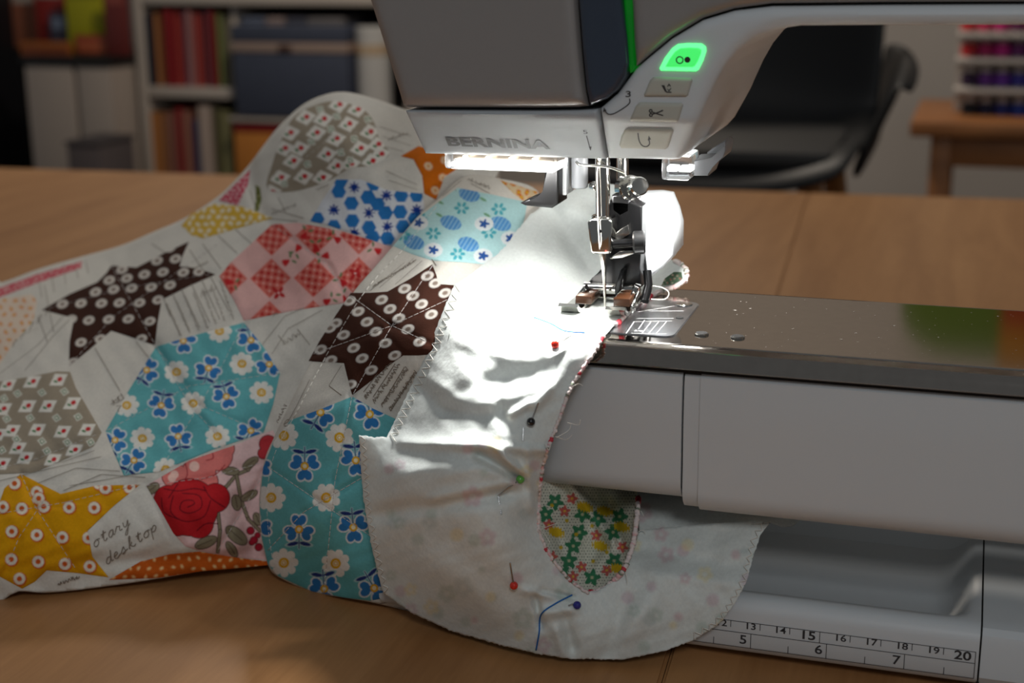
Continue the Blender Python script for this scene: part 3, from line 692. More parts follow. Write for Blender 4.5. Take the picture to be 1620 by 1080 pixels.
LN = [[(40, 585), (85, 530), (110, 505)], [(0, 590), (60, 545), (100, 500)], [(150, 550), (190, 618)], [(215, 540), (235, 565)], [(70, 450), (85, 525)], [(258, 470), (285, 530)], [(272, 462), (300, 523)], [(286, 455), (316, 518)], [(302, 447), (332, 510)], [(318, 440), (348, 505)], [(333, 437), (362, 492)],
      [(415, 545), (450, 500), (500, 478)], [(430, 560), (455, 520), (510, 490)], [(470, 520), (490, 545)], [(440, 530), (452, 545)], [(300, 395), (330, 440)], [(320, 385), (350, 425)], [(345, 372), (375, 400)], [(372, 362), (398, 385)], [(430, 330), (480, 345)], [(420, 345), (470, 350)], [(440, 312), (452, 335)], [(500, 300), (520, 292)], [(610, 270), (660, 292)], [(615, 285), (660, 300)], [(600, 200), (650, 215)], [(605, 215), (650, 230)], [(612, 232), (640, 240)],
      [(0, 760), (60, 745), (160, 722)], [(60, 764), (120, 740), (190, 745)], [(100, 776), (160, 750), (230, 755)], [(20, 740), (100, 730), (150, 712)], [(110, 768), (170, 758), (220, 748)], [(175, 640), (190, 625)], [(5, 540), (60, 520)], [(60, 500), (75, 540)], [(60, 430), (66, 470)], [(80, 425), (86, 462)], [(100, 418), (104, 450)], [(118, 415), (124, 440)], [(135, 412), (140, 432)], [(395, 300), (405, 330)], [(240, 385), (262, 400)]]
cloth_strokes('ruled_print', Q, LN, .0003, ink_l, bag, .0006, 3.)
SC = []
for k in range(7): SC += scribble(262+k*14, 480-k*6, 285+k*14, 532-k*4, 4.5, 20+k)
for k in range(6): SC += scribble(8+k*13, 560-k*12, 16+k*13, 545-k*12, 4, 40+k)
SC += scribble(318, 470, 345, 458, 9, 60)+scribble(432, 500, 470, 478, 6, 61)+scribble(450, 545, 480, 528, 8, 62)+scribble(300, 430, 330, 415, 4, 63)+scribble(430, 340, 470, 325, 5, 64)+scribble(615, 222, 648, 212, 5, 65)+scribble(180, 640, 192, 632, 9, 66)
cloth_strokes('small_print', Q, SC, .00024, ink_l, bag, .0006, 2.)
TL = [[(455, 668), (470, 640), (490, 600)], [(540, 578), (520, 610), (540, 625)], [(640, 415), (585, 460)], [(655, 408), (600, 455)], [(668, 412), (625, 450)], [(680, 405), (690, 420)], [(590, 628), (625, 575)], [(604, 640), (640, 580)], [(618, 650), (655, 590)], [(575, 620), (605, 580)], [(720, 300), (745, 320)], [(745, 290), (775, 306)], [(700, 310), (730, 285)], [(600, 955), (660, 945), (700, 975)], [(612, 930), (650, 968)], [(590, 935), (645, 960)]]
cloth_strokes('ruled_print', T, TL, .0003, ink, bag, .0006, 3.)
SC = []
for k in range(4): SC += scribble(580+k*13, 632+k*6, 622+k*13, 570+k*6, 7, 80+k)
SC += scribble(590, 455, 660, 412, 4, 90)+scribble(740, 285, 775, 300, 6, 91)+write('e', 446, 676, (14, -4), (3, -12))+scribble(440, 670, 455, 640, 6, 93)
cloth_strokes('small_print', T, SC, .00026, ink, bag, .0006, 2.)
# quilting stitches
cloth_threads('quilting_stitches', Q, [d for l in QS for d in dashes(l, 7, 4)], .00013, thr_g, bag, .0012)
cloth_threads('quilting_stitches', T, [d for l in TS for d in dashes(l, 8, 2)], .00016, thr_g, bag, .0012)
top = [(690, 327), (640, 392), (578, 460), (515, 565), (470, 650), (436, 715), (424, 770), (424, 830), (432, 888)]
cloth_threads('topstitching', T, dashes(spline(top, 8), 8, 3), .00018, thr_w, bag, .0009)

# ---- white lining, wrong side out: over the arm, down the front, flap on the tray
LC = [(835, 335, 'Y', .105), (862, 326, 'Y', .11), (900, 305, 'Y', .115), (945, 288, 'Y', .12), (1000, 300, 'Y', .12), (1060, 420, 'Y', .088), (1085, 428, 'Y', .085), (880, 380, 'Y', .09), (940, 380, 'Y', .095), (820, 370, 'Y', .09), (800, 395, 'Y', .079), (780, 410, 'Y', .072),
      (720, 450, 'Z', .1175), (800, 450, 'Z', .1165), (900, 450, 'Z', .1152), (960, 450, 'Z', .1145), (1020, 450, 'Z', .114), (720, 500, 'Z', .115), (800, 500, 'Z', .1145), (900, 500, 'Z', .114), (960, 500, 'Z', .1135), (960, 532, 'Z', .113), (1000, 480, 'Z', .1132), (800, 530, 'Y', -.004), (900, 544, 'Y', -.0065), (850, 535, 'Y', -.0055), (800, 514, 'Z', .1148), (860, 516, 'Z', .1146), (910, 520, 'Z', .1142),
      (690, 540, 'Y', .002), (660, 610, 'Y', -.003), (700, 600, 'Y', -.012), (800, 600, 'Y', -.019), (880, 600, 'Y', -.018), (915, 590, 'Y', -.013), (620, 690, 'Y', -.012), (700, 690, 'Y', -.027), (800, 690, 'Y', -.032), (866, 700, 'Y', -.024),
      (568, 690, 'Y', -.020), (572, 760, 'Y', -.015), (640, 760, 'Y', -.030), (750, 760, 'Y', -.039), (853, 760, 'Y', -.022), (590, 860, 'Y', -.016), (700, 850, 'Y', -.034), (800, 850, 'Y', -.036), (852, 830, 'Y', -.018), (607, 935, 'Y', -.008), (700, 930, 'Y', -.025), (800, 930, 'Y', -.030), (880, 895, 'Y', -.018), (930, 940, 'Y', -.013),
      (720, 1000, 'Z', .003), (850, 1036, 'Z', .003), (920, 1042, 'Z', .003), (1000, 1040, 'Z', .004), (1080, 1020, 'Y', -.006), (900, 990, 'Y', -.021), (1000, 980, 'Y', -.013), (1000, 900, 'Y', -.002), (1060, 900, 'Y', .001), (1060, 960, 'Y', -.007), (1140, 985, 'Y', -.006), (1165, 950, 'Y', -.005), (1190, 880, 'Y', .005), (1205, 828, 'Y', .016), (1110, 838, 'Y', .016), (1012, 842, 'Y', .014)]
LF = [(790, 606, 858, 588, 18, -2.4), (775, 630, 845, 622, 16, 1.5), (672, 618, 705, 650, 12, -1.6), (705, 650, 785, 658, 12, -1.6), (690, 608, 730, 635, 12, 1.5), (792, 640, 797, 660, 10, -2), (810, 655, 835, 640, 7, 2), (850, 640, 870, 615, 8, 2), (640, 700, 860, 712, 9, 3), (600, 690, 850, 695, 12, 1.2),
      (760, 722, 815, 752, 8, -5), (790, 715, 822, 745, 7, 4), (690, 790, 812, 764, 10, 3), (610, 812, 800, 778, 14, -4), (640, 745, 780, 742, 18, 2), (835, 720, 840, 800, 8, 3), (822, 760, 860, 800, 9, -2), (860, 935, 905, 945, 5, -2.5), (835, 935, 870, 940, 7, 2), (848, 950, 855, 985, 6, -4), (858, 970, 900, 965, 9, 2.5), (895, 980, 905, 1020, 9, -3), (880, 1000, 890, 1030, 8, 2), (700, 900, 780, 960, 30, 3), (990, 950, 960, 1030, 14, -2), (1040, 925, 1000, 1000, 18, 2), (1030, 905, 1170, 925, 12, 1.5), (1010, 870, 1170, 895, 14, -2),
      (730, 540, 800, 560, 14, 1.5), (880, 560, 900, 545, 6, 1.2), (740, 600, 760, 640, 22, 2), (880, 345, 930, 420, 16, -4), (840, 400, 900, 430, 20, 3), (905, 330, 940, 340, 14, 3)]
Lh = Sheet(LC, LF, puff=.5)
fl = []
for k in range(95):
    a, b = rng.uniform(575, 1210), rng.uniform(690, 1035)
    fl.append((a, b, [(204, 162, 170), (176, 192, 180), (226, 210, 154), (186, 198, 196), (200, 170, 182)][rng.randint(5)], rng.uniform(8, 18), rng.randint(2), rng.uniform(0, 3)))
def lining_print(x, y):
    c = solid(x, (216, 221, 217))
    for cx, cy, col, r, kd, a in fl:
        def g(q, X, Y):
            rr = np.hypot(X-cx, Y-cy); th = np.arctan2(Y-cy, X-cx)
            d = rr-r*((.72+.28*np.abs(np.cos(2.5*th+a))) if kd else .6); m = cov(d, 6.)*.5
            if kd: m = m*(1-.7*cov(rr-r*.3, 3.))
            return q*(1-m)+lin(col)*m
        stamp(c, x, y, cx, cy, r+8, g)
    n = np.sin(x*.9+3*np.sin(y*.13))*np.sin(y*.8+2*np.sin(x*.17)); return c*(1+.025*n)[:, None]
rimL = [(955, 533), (940, 556), (925, 580), (905, 610), (893, 640), (880, 675), (868, 705), (858, 745), (853, 790), (852, 830), (858, 855), (875, 885), (900, 915), (930, 938)]
rimR = [(930, 938), (948, 934), (965, 924), (985, 904), (998, 872), (1006, 830), (1010, 786)]
Lpoly = [(820, 362), (838, 342), (862, 324), (890, 307), (945, 286), (1000, 300), (1035, 360), (1062, 412), (1085, 424), (1087, 440), (1070, 452), (1040, 462), (1000, 487), (975, 512)]+rimL+[(948, 936), (970, 920), (990, 900), (1002, 870), (1012, 840), (1100, 832), (1200, 824), (1218, 827), (1203, 845), (1192, 880), (1181, 920), (1165, 950), (1140, 985), (1100, 1011), (1050, 1030), (985, 1043), (900, 1042), (850, 1034), (790, 1020), (720, 1000), (655, 972), (606, 938), (596, 900), (585, 850), (575, 790), (571, 740), (568, 690), (590, 693), (612, 692), (632, 650), (650, 612), (672, 565), (690, 520), (704, 485), (718, 452), (750, 430), (780, 408), (800, 390)]
cloth('lining', Lh, Lpoly, 2.6, lining_m, bag, lining_print, 0, False, skirt=[(.0012, 0.)], wob=.5)
def edge_line(*idx): return np.array(idx, float)
ZL = [([(718, 452), (704, 485), (690, 520), (672, 565), (650, 612), (632, 650), (612, 692)], 1), ([(568, 690), (571, 740), (575, 790), (585, 850), (596, 900), (606, 938)], -1), ([(1218, 827), (1203, 845), (1192, 880), (1181, 920), (1165, 950), (1140, 985), (1100, 1011)], 1)]
for ln, sg in ZL:
    q = spline(np.array(ln), 6); q[:, 0] += (2 if sg == -1 or ln[0][0] == 718 else -2)
    cloth_threads('zigzag_stitching', Lh, [zigzag(q, 7, 13 if ln[0][0] == 718 else 9, -1 if ln[0][0] != 1218 else 1)], .00017, thr_w, bag, .0007, 3)
# inner floral tube seen through the opening
GC = [(852, 830, 'Y', -.006), (862, 765, 'Y', .004), (930, 770, 'Y', .022), (1000, 782, 'Y', .03), (1010, 800, 'Y', .014), (1004, 850, 'Y', .004), (985, 900, 'Y', -.004), (935, 936, 'Y', -.008), (895, 908, 'Y', -.006), (865, 865, 'Y', -.006), (930, 850, 'Y', .02), (900, 830, 'Y', .012), (960, 810, 'Y', .032), (860, 740, 'Y', .004), (1000, 760, 'Y', .04), (935, 900, 'Y', .008)]
Gs = Sheet(GC, [(905, 770, 965, 850, 10, 6), (965, 800, 985, 870, 9, -5), (975, 850, 940, 900, 8, 2), (880, 840, 890, 880, 8, -2)])
def green_print(x, y):
    c = solid(x, (222, 222, 208)); rs = np.random.RandomState(3)
    g = 4.6; X, Y = (x+np.floor(y/g)*2.3) % g-g/2, y % g-g/2; c = paint(c, cov(np.hypot(X, Y)-.85), (52, 74, 58))
    for cx, cy in S7([(295, 280), (425, 340), (380, 490), (360, 560), (570, 425), (575, 560), (410, 425), (500, 360), (600, 350), (250, 340), (470, 640), (330, 620)]):
        def gr(q, X, Y):
            rr = np.hypot(X-cx, Y-cy); th = np.arctan2(Y-cy, X-cx); return paint(paint(q, cov(rr-14*(.78+.22*np.cos(5*th+cx))), (66, 132, 96)), cov(rr-2.5), (196, 196, 160))
        stamp(c, x, y, cx, cy, 16, gr)
    for cx, cy in S7([(375, 265), (490, 440), (420, 590), (615, 495), (380, 635), (280, 540), (265, 390), (540, 605), (340, 325)]):
        def gr(q, X, Y):
            rr = np.hypot(X-cx, Y-cy); th = np.arctan2(Y-cy, X-cx); return paint(paint(q, cov(rr-9.5*(.78+.22*np.cos(5*th+cx))), (206, 106, 100)), cov(rr-2), (230, 190, 80))
        stamp(c, x, y, cx, cy, 12, gr)
    for cx, cy in S7([(435, 305), (300, 425), (510, 490), (530, 325), (610, 400), (595, 600)]):
        stamp(c, x, y, cx, cy, 16, lambda q, X, Y: paint(q, cov(sd_ell(X, Y, cx, cy, 13, 7.5, .3)+1.5*np.sin(X*1.4)), (222, 186, 44)))
    for cx, cy in S7([(280, 298), (350, 370), (470, 395), (322, 497), (475, 563), (395, 435), (540, 520)]): stamp(c, x, y, cx, cy, 6, lambda q, X, Y: paint(q, cov(np.hypot(X-cx, Y-cy)-3), (206, 176, 56)))
    return c
o = cloth('inner_tube', Gs, [(856, 745), (930, 750), (1006, 765), (1010, 790), (1005, 840), (998, 872), (985, 904), (965, 924), (930, 937), (900, 914), (875, 884), (858, 855), (853, 830), (853, 790)], 1.8, fabric, bag, green_print, 0, skirt=[(.004, 0)])
o['label'] = 'green floral print fabric inside the tube'
# raw rim of the opening, fuzzy with red flecks
def rim(name, pts, sheet, r, off):
    q = resample(spline(np.array(pts, float), 8), 2.); P = sheet.pt(q, off)
    P += rng.normal(0, .00018, P.shape); rr = r*(1+.1*np.sin(np.arange(len(q))*.7)+rng.normal(0, .08, len(q)))
    V, Fc = tube_vf(P, np.abs(rr), 7)
    n = np.repeat(np.arange(len(q)), 7); k = rng.rand(len(q)); base = np.tile(lin((224, 210, 206)), (len(q), 1))
    seg = (np.sin(np.arange(len(q))*.21+1)+.5*np.sin(np.arange(len(q))*.57))
    base[seg > 1.15] = lin((196, 70, 80)); base[(seg > .2) & (seg <= .5)] = lin((222, 176, 178)); base[k < .06] = lin((100, 120, 96))
    return raw(name, V, Fc, fabric, bag, True, base[n])
rim('raw_edge', rimL, Lh, .0006, .0004)
rim('raw_edge', rimR, Gs, .0009, .001)
rim('raw_edge', [(975, 514), (1000, 488), (1040, 462), (1070, 452), (1086, 440), (1084, 424), (1066, 412)], Lh, .0009, .0003)
fr = []
for a, b, c_, d_, e, f in [(897, 668, 915, 672, 918, 664), (880, 692, 900, 680, 903, 668), (878, 690, 895, 695, 905, 688), (853, 838, 868, 832, 885, 826), (852, 836, 862, 845, 870, 858), (1008, 842, 1016, 838, 1022, 842), (985, 897, 990, 905, 993, 922), (862, 700, 868, 712, 872, 700), (905, 612, 915, 607, 922, 610), (1008, 810, 1014, 808, 1018, 816)]:
    q = spline(np.array([(a, b), (c_, d_), (e, f)], float), 8); fr.append((Lh.pt(q, .0025), .00011))
tag(tubes('frayed_thread', fr, thr_w, bag, 5), kind='stuff')
# the second layer of the flap in the shade under the arm
BC = [(1010, 790, 'Y', .03), (1080, 790, 'Y', .032), (1200, 800, 'Y', .034), (1265, 822, 'Y', .034), (1215, 826, 'Y', .017), (1110, 836, 'Y', .019), (1012, 842, 'Y', .017), (1240, 834, 'Y', .024)]
Bs = Sheet(BC, [(1195, 822, 1230, 834, 6, 2)])
cloth('lining_flap', Bs, [(1005, 770), (1080, 775), (1200, 790), (1268, 820), (1255, 832), (1238, 834), (1216, 827), (1110, 837), (1012, 843)], 3, lining_m, bag, lining_print, 0, skirt=[(.001, 0)])
cloth('inner_tube', Lh, [(1046, 452), (1052, 440), (1066, 430), (1078, 430), (1080, 440), (1066, 449)], 2, fabric, bag, mini((70, 92, 72), (170, 170, 150), 8, 2, 77, (180, 60, 70)), .0012)
# blue washable marker lines on the lining
blue_ink = mat('blue_marker', (36, 104, 176), .8)
cloth_threads('marker_line', Lh, [spline(np.array(k, float), 8) for k in ([(845, 502), (872, 512), (893, 523), (925, 526)], [(905, 941), (878, 955), (856, 972), (853, 1000), (848, 1028)])], .00028, blue_ink, bag, .0004)

# ---- glass headed pins
steel = mat('pin_steel', (190, 190, 190), .25, 1.)
def pin(hx_, hy_, pts, col, label, off0=.0016):
    hp = Lh.pt(np.array([[hx_, hy_]]), off0)[0]
    t = thing('glass_head_pin', hp, label, 'pin', 'glass headed pins in the lining')
    bm = bmesh.new(); bmesh.ops.create_uvsphere(bm, u_segments=20, v_segments=14, radius=.00142, matrix=Matrix.Translation(hp))
    bmobj('pin_head', bm, mat('pin_'+label.split()[0], col, .12, coat=.6), t, auto=None)
    q = np.array([(hx_, hy_)]+pts, float); offs = np.linspace(off0, .0004, len(q))
    tubes('pin_shaft', [(Lh.pt(q, offs), .00028)], steel, t, 8)
pin(878, 545, [(890, 537), (905, 529)], (206, 42, 26), 'red headed pin stuck in the lining nearest the presser foot')
pin(840, 667, [(846, 652), (852, 636)], (14, 16, 20), 'black headed pin in the lining at the side of the arm')
pin(823, 758, [(806, 770), (788, 784), (793, 814)], (92, 168, 72), 'green headed pin in a pleat of the lining')
pin(813, 926, [(810, 908), (807, 890)], (210, 58, 32), 'red headed pin low on the lining, near the table')
pin(913, 957, [(906, 955), (899, 958)], (34, 40, 130), 'blue headed pin below the tube opening')
tubes('pin_point', [(Lh.pt(np.array([(828, 676), (827, 697)]), np.array([.0008, .0004])), .00026)], steel, bpy.data.objects['glass_head_pin.001'], 8)

# ================================================================== THE SEWING MACHINE
mc = thing('sewing_machine', (.12, .05, 0), 'grey and white sewing machine with its lights on, on the work table', 'sewing machine')
pl_white = mat('white_plastic', (206, 210, 212), .34, spec=.45)
pl_grey = mat('light_grey_plastic', (172, 176, 180), .36, spec=.45)
pl_mid = mat('mid_grey_plastic', (134, 136, 139), .4)
silver = mat('silver_paint', (160, 155, 152), .34, .45)
gloss_navy = mat('smoked_gloss', (50, 60, 76), .1, coat=.5)
black_pl = mat('black_plastic', (12, 12, 13), .4)
black_met = mat('black_metal', (26, 26, 27), .28, .6)
chrome = mat('chrome', (205, 203, 198), .1, 1.)
steel_b = mat('brushed_steel', (176, 168, 160), .075, 1., noise=(260, .05))
steel_p = mat('stitch_plate_steel', (168, 170, 174), .26, 1., noise=(300, .05))
dark_gap = mat('shadow_gap', (16, 14, 13), .7)  # near-black colour stands in for the shade inside gaps and holes
prt = mat('dark_print', (52, 50, 52), .6)
prt_g = mat('silver_logo', (106, 106, 108), .45, .2)
amber = mat('amber_nylon', (60, 35, 19), .3)
ZT, TA = .186, .9
def atp(x, y, dy=0.):           # a point on the machine's face: upright above ZT, leaning back below it
    x = np.asarray(x, float); y = np.asarray(y, float); r = ray(x, y)
    t = (dy-CAM[1])/r[..., 1]; p = CAM+r*t[..., None]
    t2 = (TA*ZT+dy-CAM[1]-TA*CAM[2])/(r[..., 1]+TA*r[..., 2]); p2 = CAM+r*t2[..., None]
    return np.where((p[..., 2] < ZT)[..., None], p2, p)
def panel(name, poly, m, parent, depth, dy=0., rnd=.002, pitch=7, sm=False, fpt=None, auto=.9):
    """moulded part: outline on the face, rounded rim, carried back to Y=depth"""
    fpt = fpt or atp
    P = np.asarray(poly, float)
    if sm: P = spline(P, 6, True)
    P = resample_keep(P, pitch)
    rp = rnd*F/.5
    rings = [P]
    lo, hi = P.min(0), P.max(0)
    X, Y = np.meshgrid(np.arange(lo[0], hi[0], pitch), np.arange(lo[1], hi[1], pitch)); G = np.stack([X.ravel(), Y.ravel()], -1)
    G = G[inside(P, G)]; dg = dist_poly(P, G); G = G[dg > pitch*.5]
    # extra loops near the rim so that it rounds cleanly
    ex = []
    T_ = np.roll(P, -1, 0)-np.roll(P, 1, 0); T_ /= np.linalg.norm(T_, axis=1)[:, None]+1e-9; N_ = np.stack([-T_[:, 1], T_[:, 0]], -1)
    for f in (.12, .4, 1.):
        for s in (1, -1):
            q = P+N_*s*rp*f; k = inside(P, q); q = q[k]; q = q[np.abs(dist_poly(P, q)-rp*f) < rp*.08]; ex.append(q)
    ex = np.concatenate(ex); dg = dist_poly(P, G); G = G[dg > rp*1.3+pitch*.3]
    A = np.concatenate([P, ex, G]); n = len(P)
    r = delaunay_2d_cdt([Vector(v) for v in A], [(i, (i+1) % n) for i in range(n)], [], 1, 1e-3)
    XY = np.array([v[:] for v in r[0]]); T = np.array([f[:] for f in r[2]], dtype=np.int32); T = T[inside(P, XY[T].mean(1))]
    d = np.clip(dist_poly(P, XY)/rp, 0, 1); V = fpt(XY[:, 0], XY[:, 1], dy)
    V[:, 1] += rnd*(1-np.sqrt(np.maximum(0, 1-(1-d)**2)))
    e1, e2 = V[T[:, 1]]-V[T[:, 0]], V[T[:, 2]]-V[T[:, 0]]; fl_ = (np.cross(e1, e2)*(V[T[:, 0]]-CAM)).sum(1) > 0
    T[fl_] = T[fl_][:, ::-1]
    cnt = {}
    for t in T:
        for k in range(3):
            a, b = int(t[k]), int(t[(k+1) % 3]); kk = (min(a, b), max(a, b)); cnt[kk] = (a, b) if kk not in cnt else None
    E_ = [e for e in cnt.values() if e]; idx = sorted({i for e in E_ for i in e}); mp = {i: len(V)+k for k, i in enumerate(idx)}
    B = V[idx].copy(); B[:, 1] = np.maximum(B[:, 1]+.0005, depth); V = np.concatenate([V, B])
    T = np.concatenate([T, np.array([f for a, b in E_ for f in ((b, a, mp[a]), (b, mp[a], mp[b]))], dtype=np.int32)])
    return raw(name, V, T, m, parent, True, auto=auto)
def face_strokes(name, strokes, wid, m, parent, dy, fpt=None):
    fpt = fpt or atp; Vs, Fs, b = [], [], 0
    for s in strokes:
        s = np.asarray(s, float); P = fpt(s[:, 0], s[:, 1], dy)
        n = np.tile([0, -1., -.3], (len(P), 1)); V, Fc = ribbon_vf(P, n, wid, b); Vs.append(V); Fs += Fc; b += len(V)
    return raw(name, np.concatenate(Vs), Fs, m, parent, False)
def face_fill(name, polys, m, parent, dy):
    Vs, Fs, b = [], [], 0
    for s in polys:
        s = np.asarray(s, float); Vs.append(atp(s[:, 0], s[:, 1], dy)); Fs.append(list(range(b, b+len(s)))); b += len(s)
    return raw(name, np.concatenate(Vs), Fs, m, parent, False)
HB = .108                        # how far back the head reaches
HC = panel('head_cover', [(575, -20), (500, -260), (905, -300), (910, -20), (916, 60), (922, 125), (929, 169), (912, 171), (860, 172), (640, 171), (634, 168)], silver, mc, HB, -.0012, .0035, 9)
BP = panel('face_plate', [(640, 175), (860, 176), (915, 175), (944, 173), (950, 210), (957, 252), (800, 247), (672, 243)], pl_grey, mc, HB, 0., .0012, 5)
AH = panel('arm_housing', [(947, 172), (975, 148), (1003, 110), (1020, 95), (1060, 62), (1110, 32), (1160, 17), (1220, 10), (1400, 8), (1620, 7), (1980, 4), (1980, 42), (1620, 40), (1400, 40), (1265, 41), (1225, 47), (1192, 60), (1166, 80), (1145, 106), (1127, 138), (1110, 176), (1096, 210), (1083, 240), (1072, 253), (1062, 254), (1010, 253), (960, 252), (953, 212)], pl_white, mc, HB, 0., .0034, 6)
AB = panel('arm_body', [(1004, 106), (1020, 92), (1060, 59), (1110, 29), (1160, 14), (1220, 6), (1400, 4), (1620, 3), (1980, 0), (1980, -300), (1000, -300), (996, -20), (1000, 60)], silver, mc, HB, -.0004, .003, 8)
panel('smoked_strip', [(911, -260), (978, -260), (982, 0), (990, 60), (993, 100), (988, 122), (975, 142), (958, 157), (932, 168), (926, 140), (920, 80), (914, 0)], gloss_navy, mc, .03, -.002, .0022, 6)
green_m = mat('green_light_guide', (10, 90, 22), .12, emit=(20, 200, 50), estr=.09, trans=.3)
gg = panel('thread_light_guide', [(986, -200), (998, -200), (1000, 0), (1002, 60), (1003, 106), (996, 116), (994, 100), (991, 60), (986, 0)], green_m, mc, .02, .0003, .001, 4)
# buttons
S1 = lambda pts: [(920+a/3.6, b/3.6) for a, b in pts]
glow = mat('button_glow', (90, 235, 130), .4, emit=(96, 255, 140), estr=1.1)
glow2 = mat('button_lit_face', (70, 200, 100), .45, emit=(60, 215, 95), estr=.85)
btn = mat('button_plastic', (186, 185, 174), .45, spec=.3)
b1 = panel('start_stop_button', S1([(446, 404), (440, 390), (470, 330), (512, 275), (545, 252), (600, 247), (680, 249), (704, 266), (707, 292), (690, 345), (664, 398), (648, 408)]), glow, mc, .006, -.0012, .0012, 3)
panel('button_face', S1([(474, 382), (500, 335), (530, 295), (560, 276), (610, 272), (665, 275), (680, 285), (678, 305), (660, 350), (642, 378), (630, 383)]), glow2, b1, .004, -.002, .0007, 3)
cc = lambda cx, cy, r, n=20: np.array([(cx+r*math.cos(k*2*math.pi/n), cy+r*math.sin(k*2*math.pi/n)) for k in range(n+1)])
face_strokes('icon', [cc(*S1([(559, 342)])[0], 5.3)], .0004, prt, b1, -.0021)
face_fill('icon', [cc(*S1([(603, 340)])[0], 4.8)[:-1]], prt, b1, -.0021)
b2 = panel('presser_foot_button', S1([(356, 551), (352, 538), (385, 460), (404, 440), (430, 438), (622, 445), (630, 458), (604, 545), (592, 552)]), btn, mc, .006, -.001, .0011, 3)
face_fill('icon', [S1([(455, 485), (472, 485), (485, 520), (510, 522), (514, 528), (484, 528), (474, 520)]), S1([(487, 493), (498, 474), (509, 490), (505, 494), (498, 485), (491, 495)]), S1([(488, 503), (498, 512), (509, 500), (511, 505), (498, 521), (489, 509)])], prt, b2, -.0011)
b3 = panel('thread_cutter_button', S1([(276, 693), (272, 680), (305, 605), (325, 583), (350, 582), (568, 587), (577, 598), (550, 688), (536, 697)]), btn, mc, .006, -.001, .0011, 3)
face_strokes('icon', [cc(*S1([(394, 632)])[0], 2.2, 12), cc(*S1([(395, 655)])[0], 2.2, 12), S1([(400, 637), (430, 648), (465, 658)]), S1([(401, 651), (430, 643), (465, 628)])], .00042, prt, b3, -.0011)
b4 = panel('reverse_button', S1([(222, 846), (211, 828), (222, 780), (240, 742), (258, 730), (510, 733), (523, 744), (492, 838), (474, 853)]), btn, mc, .01, -.001, .0011, 3)
face_strokes('icon', [spline(np.array(S1([(321, 757), (328, 800), (345, 828), (370, 834), (387, 820), (384, 795)])), 6)], .0004, prt, b4, -.0011)
face_fill('icon', [S1([(377, 800), (383, 772), (396, 793)])], prt, b4, -.0011)
S8 = lambda pts: [(560+a*.30864, b*.30864) for a, b in pts]
face_strokes('threading_arrow', [spline(np.array(S8([(1412, 505), (1412, 528), (1380, 555), (1330, 583), (1300, 583), (1285, 560)])), 5), S8([(1192, 695), (1212, 768)])], .00034, prt, mc, -.0002)
face_fill('threading_arrow', [S8([(1277, 575), (1281, 550), (1294, 566)]), S8([(1203, 752), (1218, 750), (1214, 773)])], prt, mc, -.0002)
def ftext(name, body, x, y, dxy, cap, m, parent, dy=-.0002, bold=0., wpx=None):
    o0 = atp(x, y, dy); o1 = atp(x+dxy[0], y+dxy[1], dy); ux = np.array([1., 0, 0]); lean = o0[2] < ZT
    uz = np.array([0, -TA, 1.]) if lean else np.array([0, 0, 1.]); uz /= np.linalg.norm(uz)
    capw = cap*.5/F/(.72 if not lean else .72)
    o = text(name, body, m, parent, o0, ux, uz, capw, bold)
    if wpx:
        me = o.data; n = len(me.vertices); a = np.empty(n*3); me.vertices.foreach_get('co', a); a = a.reshape(-1, 3)
        want = np.linalg.norm(atp(x+wpx, y, dy)-o0); k = want/(a[:, 0].max()-a[:, 0].min()); a[:, 0] = a[:, 0].min()+(a[:, 0]-a[:, 0].min())*k
        me.vertices.foreach_set('co', a.ravel()); me.update()
    return o
ftext('maker_name', 'BERNINA', 708, 230, (1, 0), 20, prt_g, BP, -.0003, .035, 160)
ftext('threading_number', '3', 989, 153, (1, 0), 9, prt, mc, -.0003, 0, 8)
ftext('threading_number', '5', 922.5, 211.5, (1, 0), 9, prt, mc, -.0003, 0, 7)

# ---- lights under the head
clear = mat('clear_plastic', (240, 244, 248), .16, trans=.95, ior=1.25)
led_m = mat('led_chip', (255, 255, 255), .5, emit=(255, 252, 246), estr=6)
a0, a1 = at(702, 262, Y=.0140), at(878, 266, Y=.0140)
LZ = at(800, 271, Y=.0140)[2]+.0065
lg = box('light_cover', a0[0], a1[0], .0140, .031, LZ-.0065, LZ+.001, clear, mc, .0012)
refl = mat('light_reflector', (240, 240, 240), .3)
box('led', a0[0]+.002, a1[0]-.002, .0165, .029, LZ-.0058, LZ-.0042, led_m, lg, .0006)
for k in range(4):
    x = a0[0]+(k+.9)*(a1[0]-a0[0])/4.8; box('led', x-.0009, x+.0009, .0150, .017, LZ-.0036, LZ-.0018, mat('led_warm', (255, 246, 226), .5, emit=(255, 246, 226), estr=3), lg, .0003)  # four small glowing boxes put in as glints inside the cover
box('light_reflector', a0[0]+.002, a1[0]-.002, .0195, .029, LZ-.0036, LZ, mat('reflector_brown', (150, 140, 128), .25, .6), lg, .0004)
area('sewing_light', ((a0[0]+a1[0])/2+.006, .014, LZ-.0085), (-.008, -.030, .085), .030, .07, (1, .985, .96), .008, 1.5)
area('sewing_light', ((a0[0]+a1[0])/2, .022, LZ-.0085), (-.012, .075, .1), .036, .045, (1, .985, .96), .008)
c0, c1 = at(1054, 254, Y=.04), at(1098, 254, Y=.04)
lg2 = box('light_cover', c0[0], c1[0], .032, .050, c0[2]-.0055, c0[2]+.003, clear, mc, .001)
for k in range(2):
    x = c0[0]+(k+.75)*(c1[0]-c0[0])/2.5; box('led', x-.0016, x+.0016, .037, .043, c0[2]-.003, c0[2]-.0015, led_m, lg2, .0003)
area('sewing_light', ((c0[0]+c1[0])/2, .041, c0[2]-.0075), (.004, .045, .1), .008, .085, (1, .985, .95), .008)
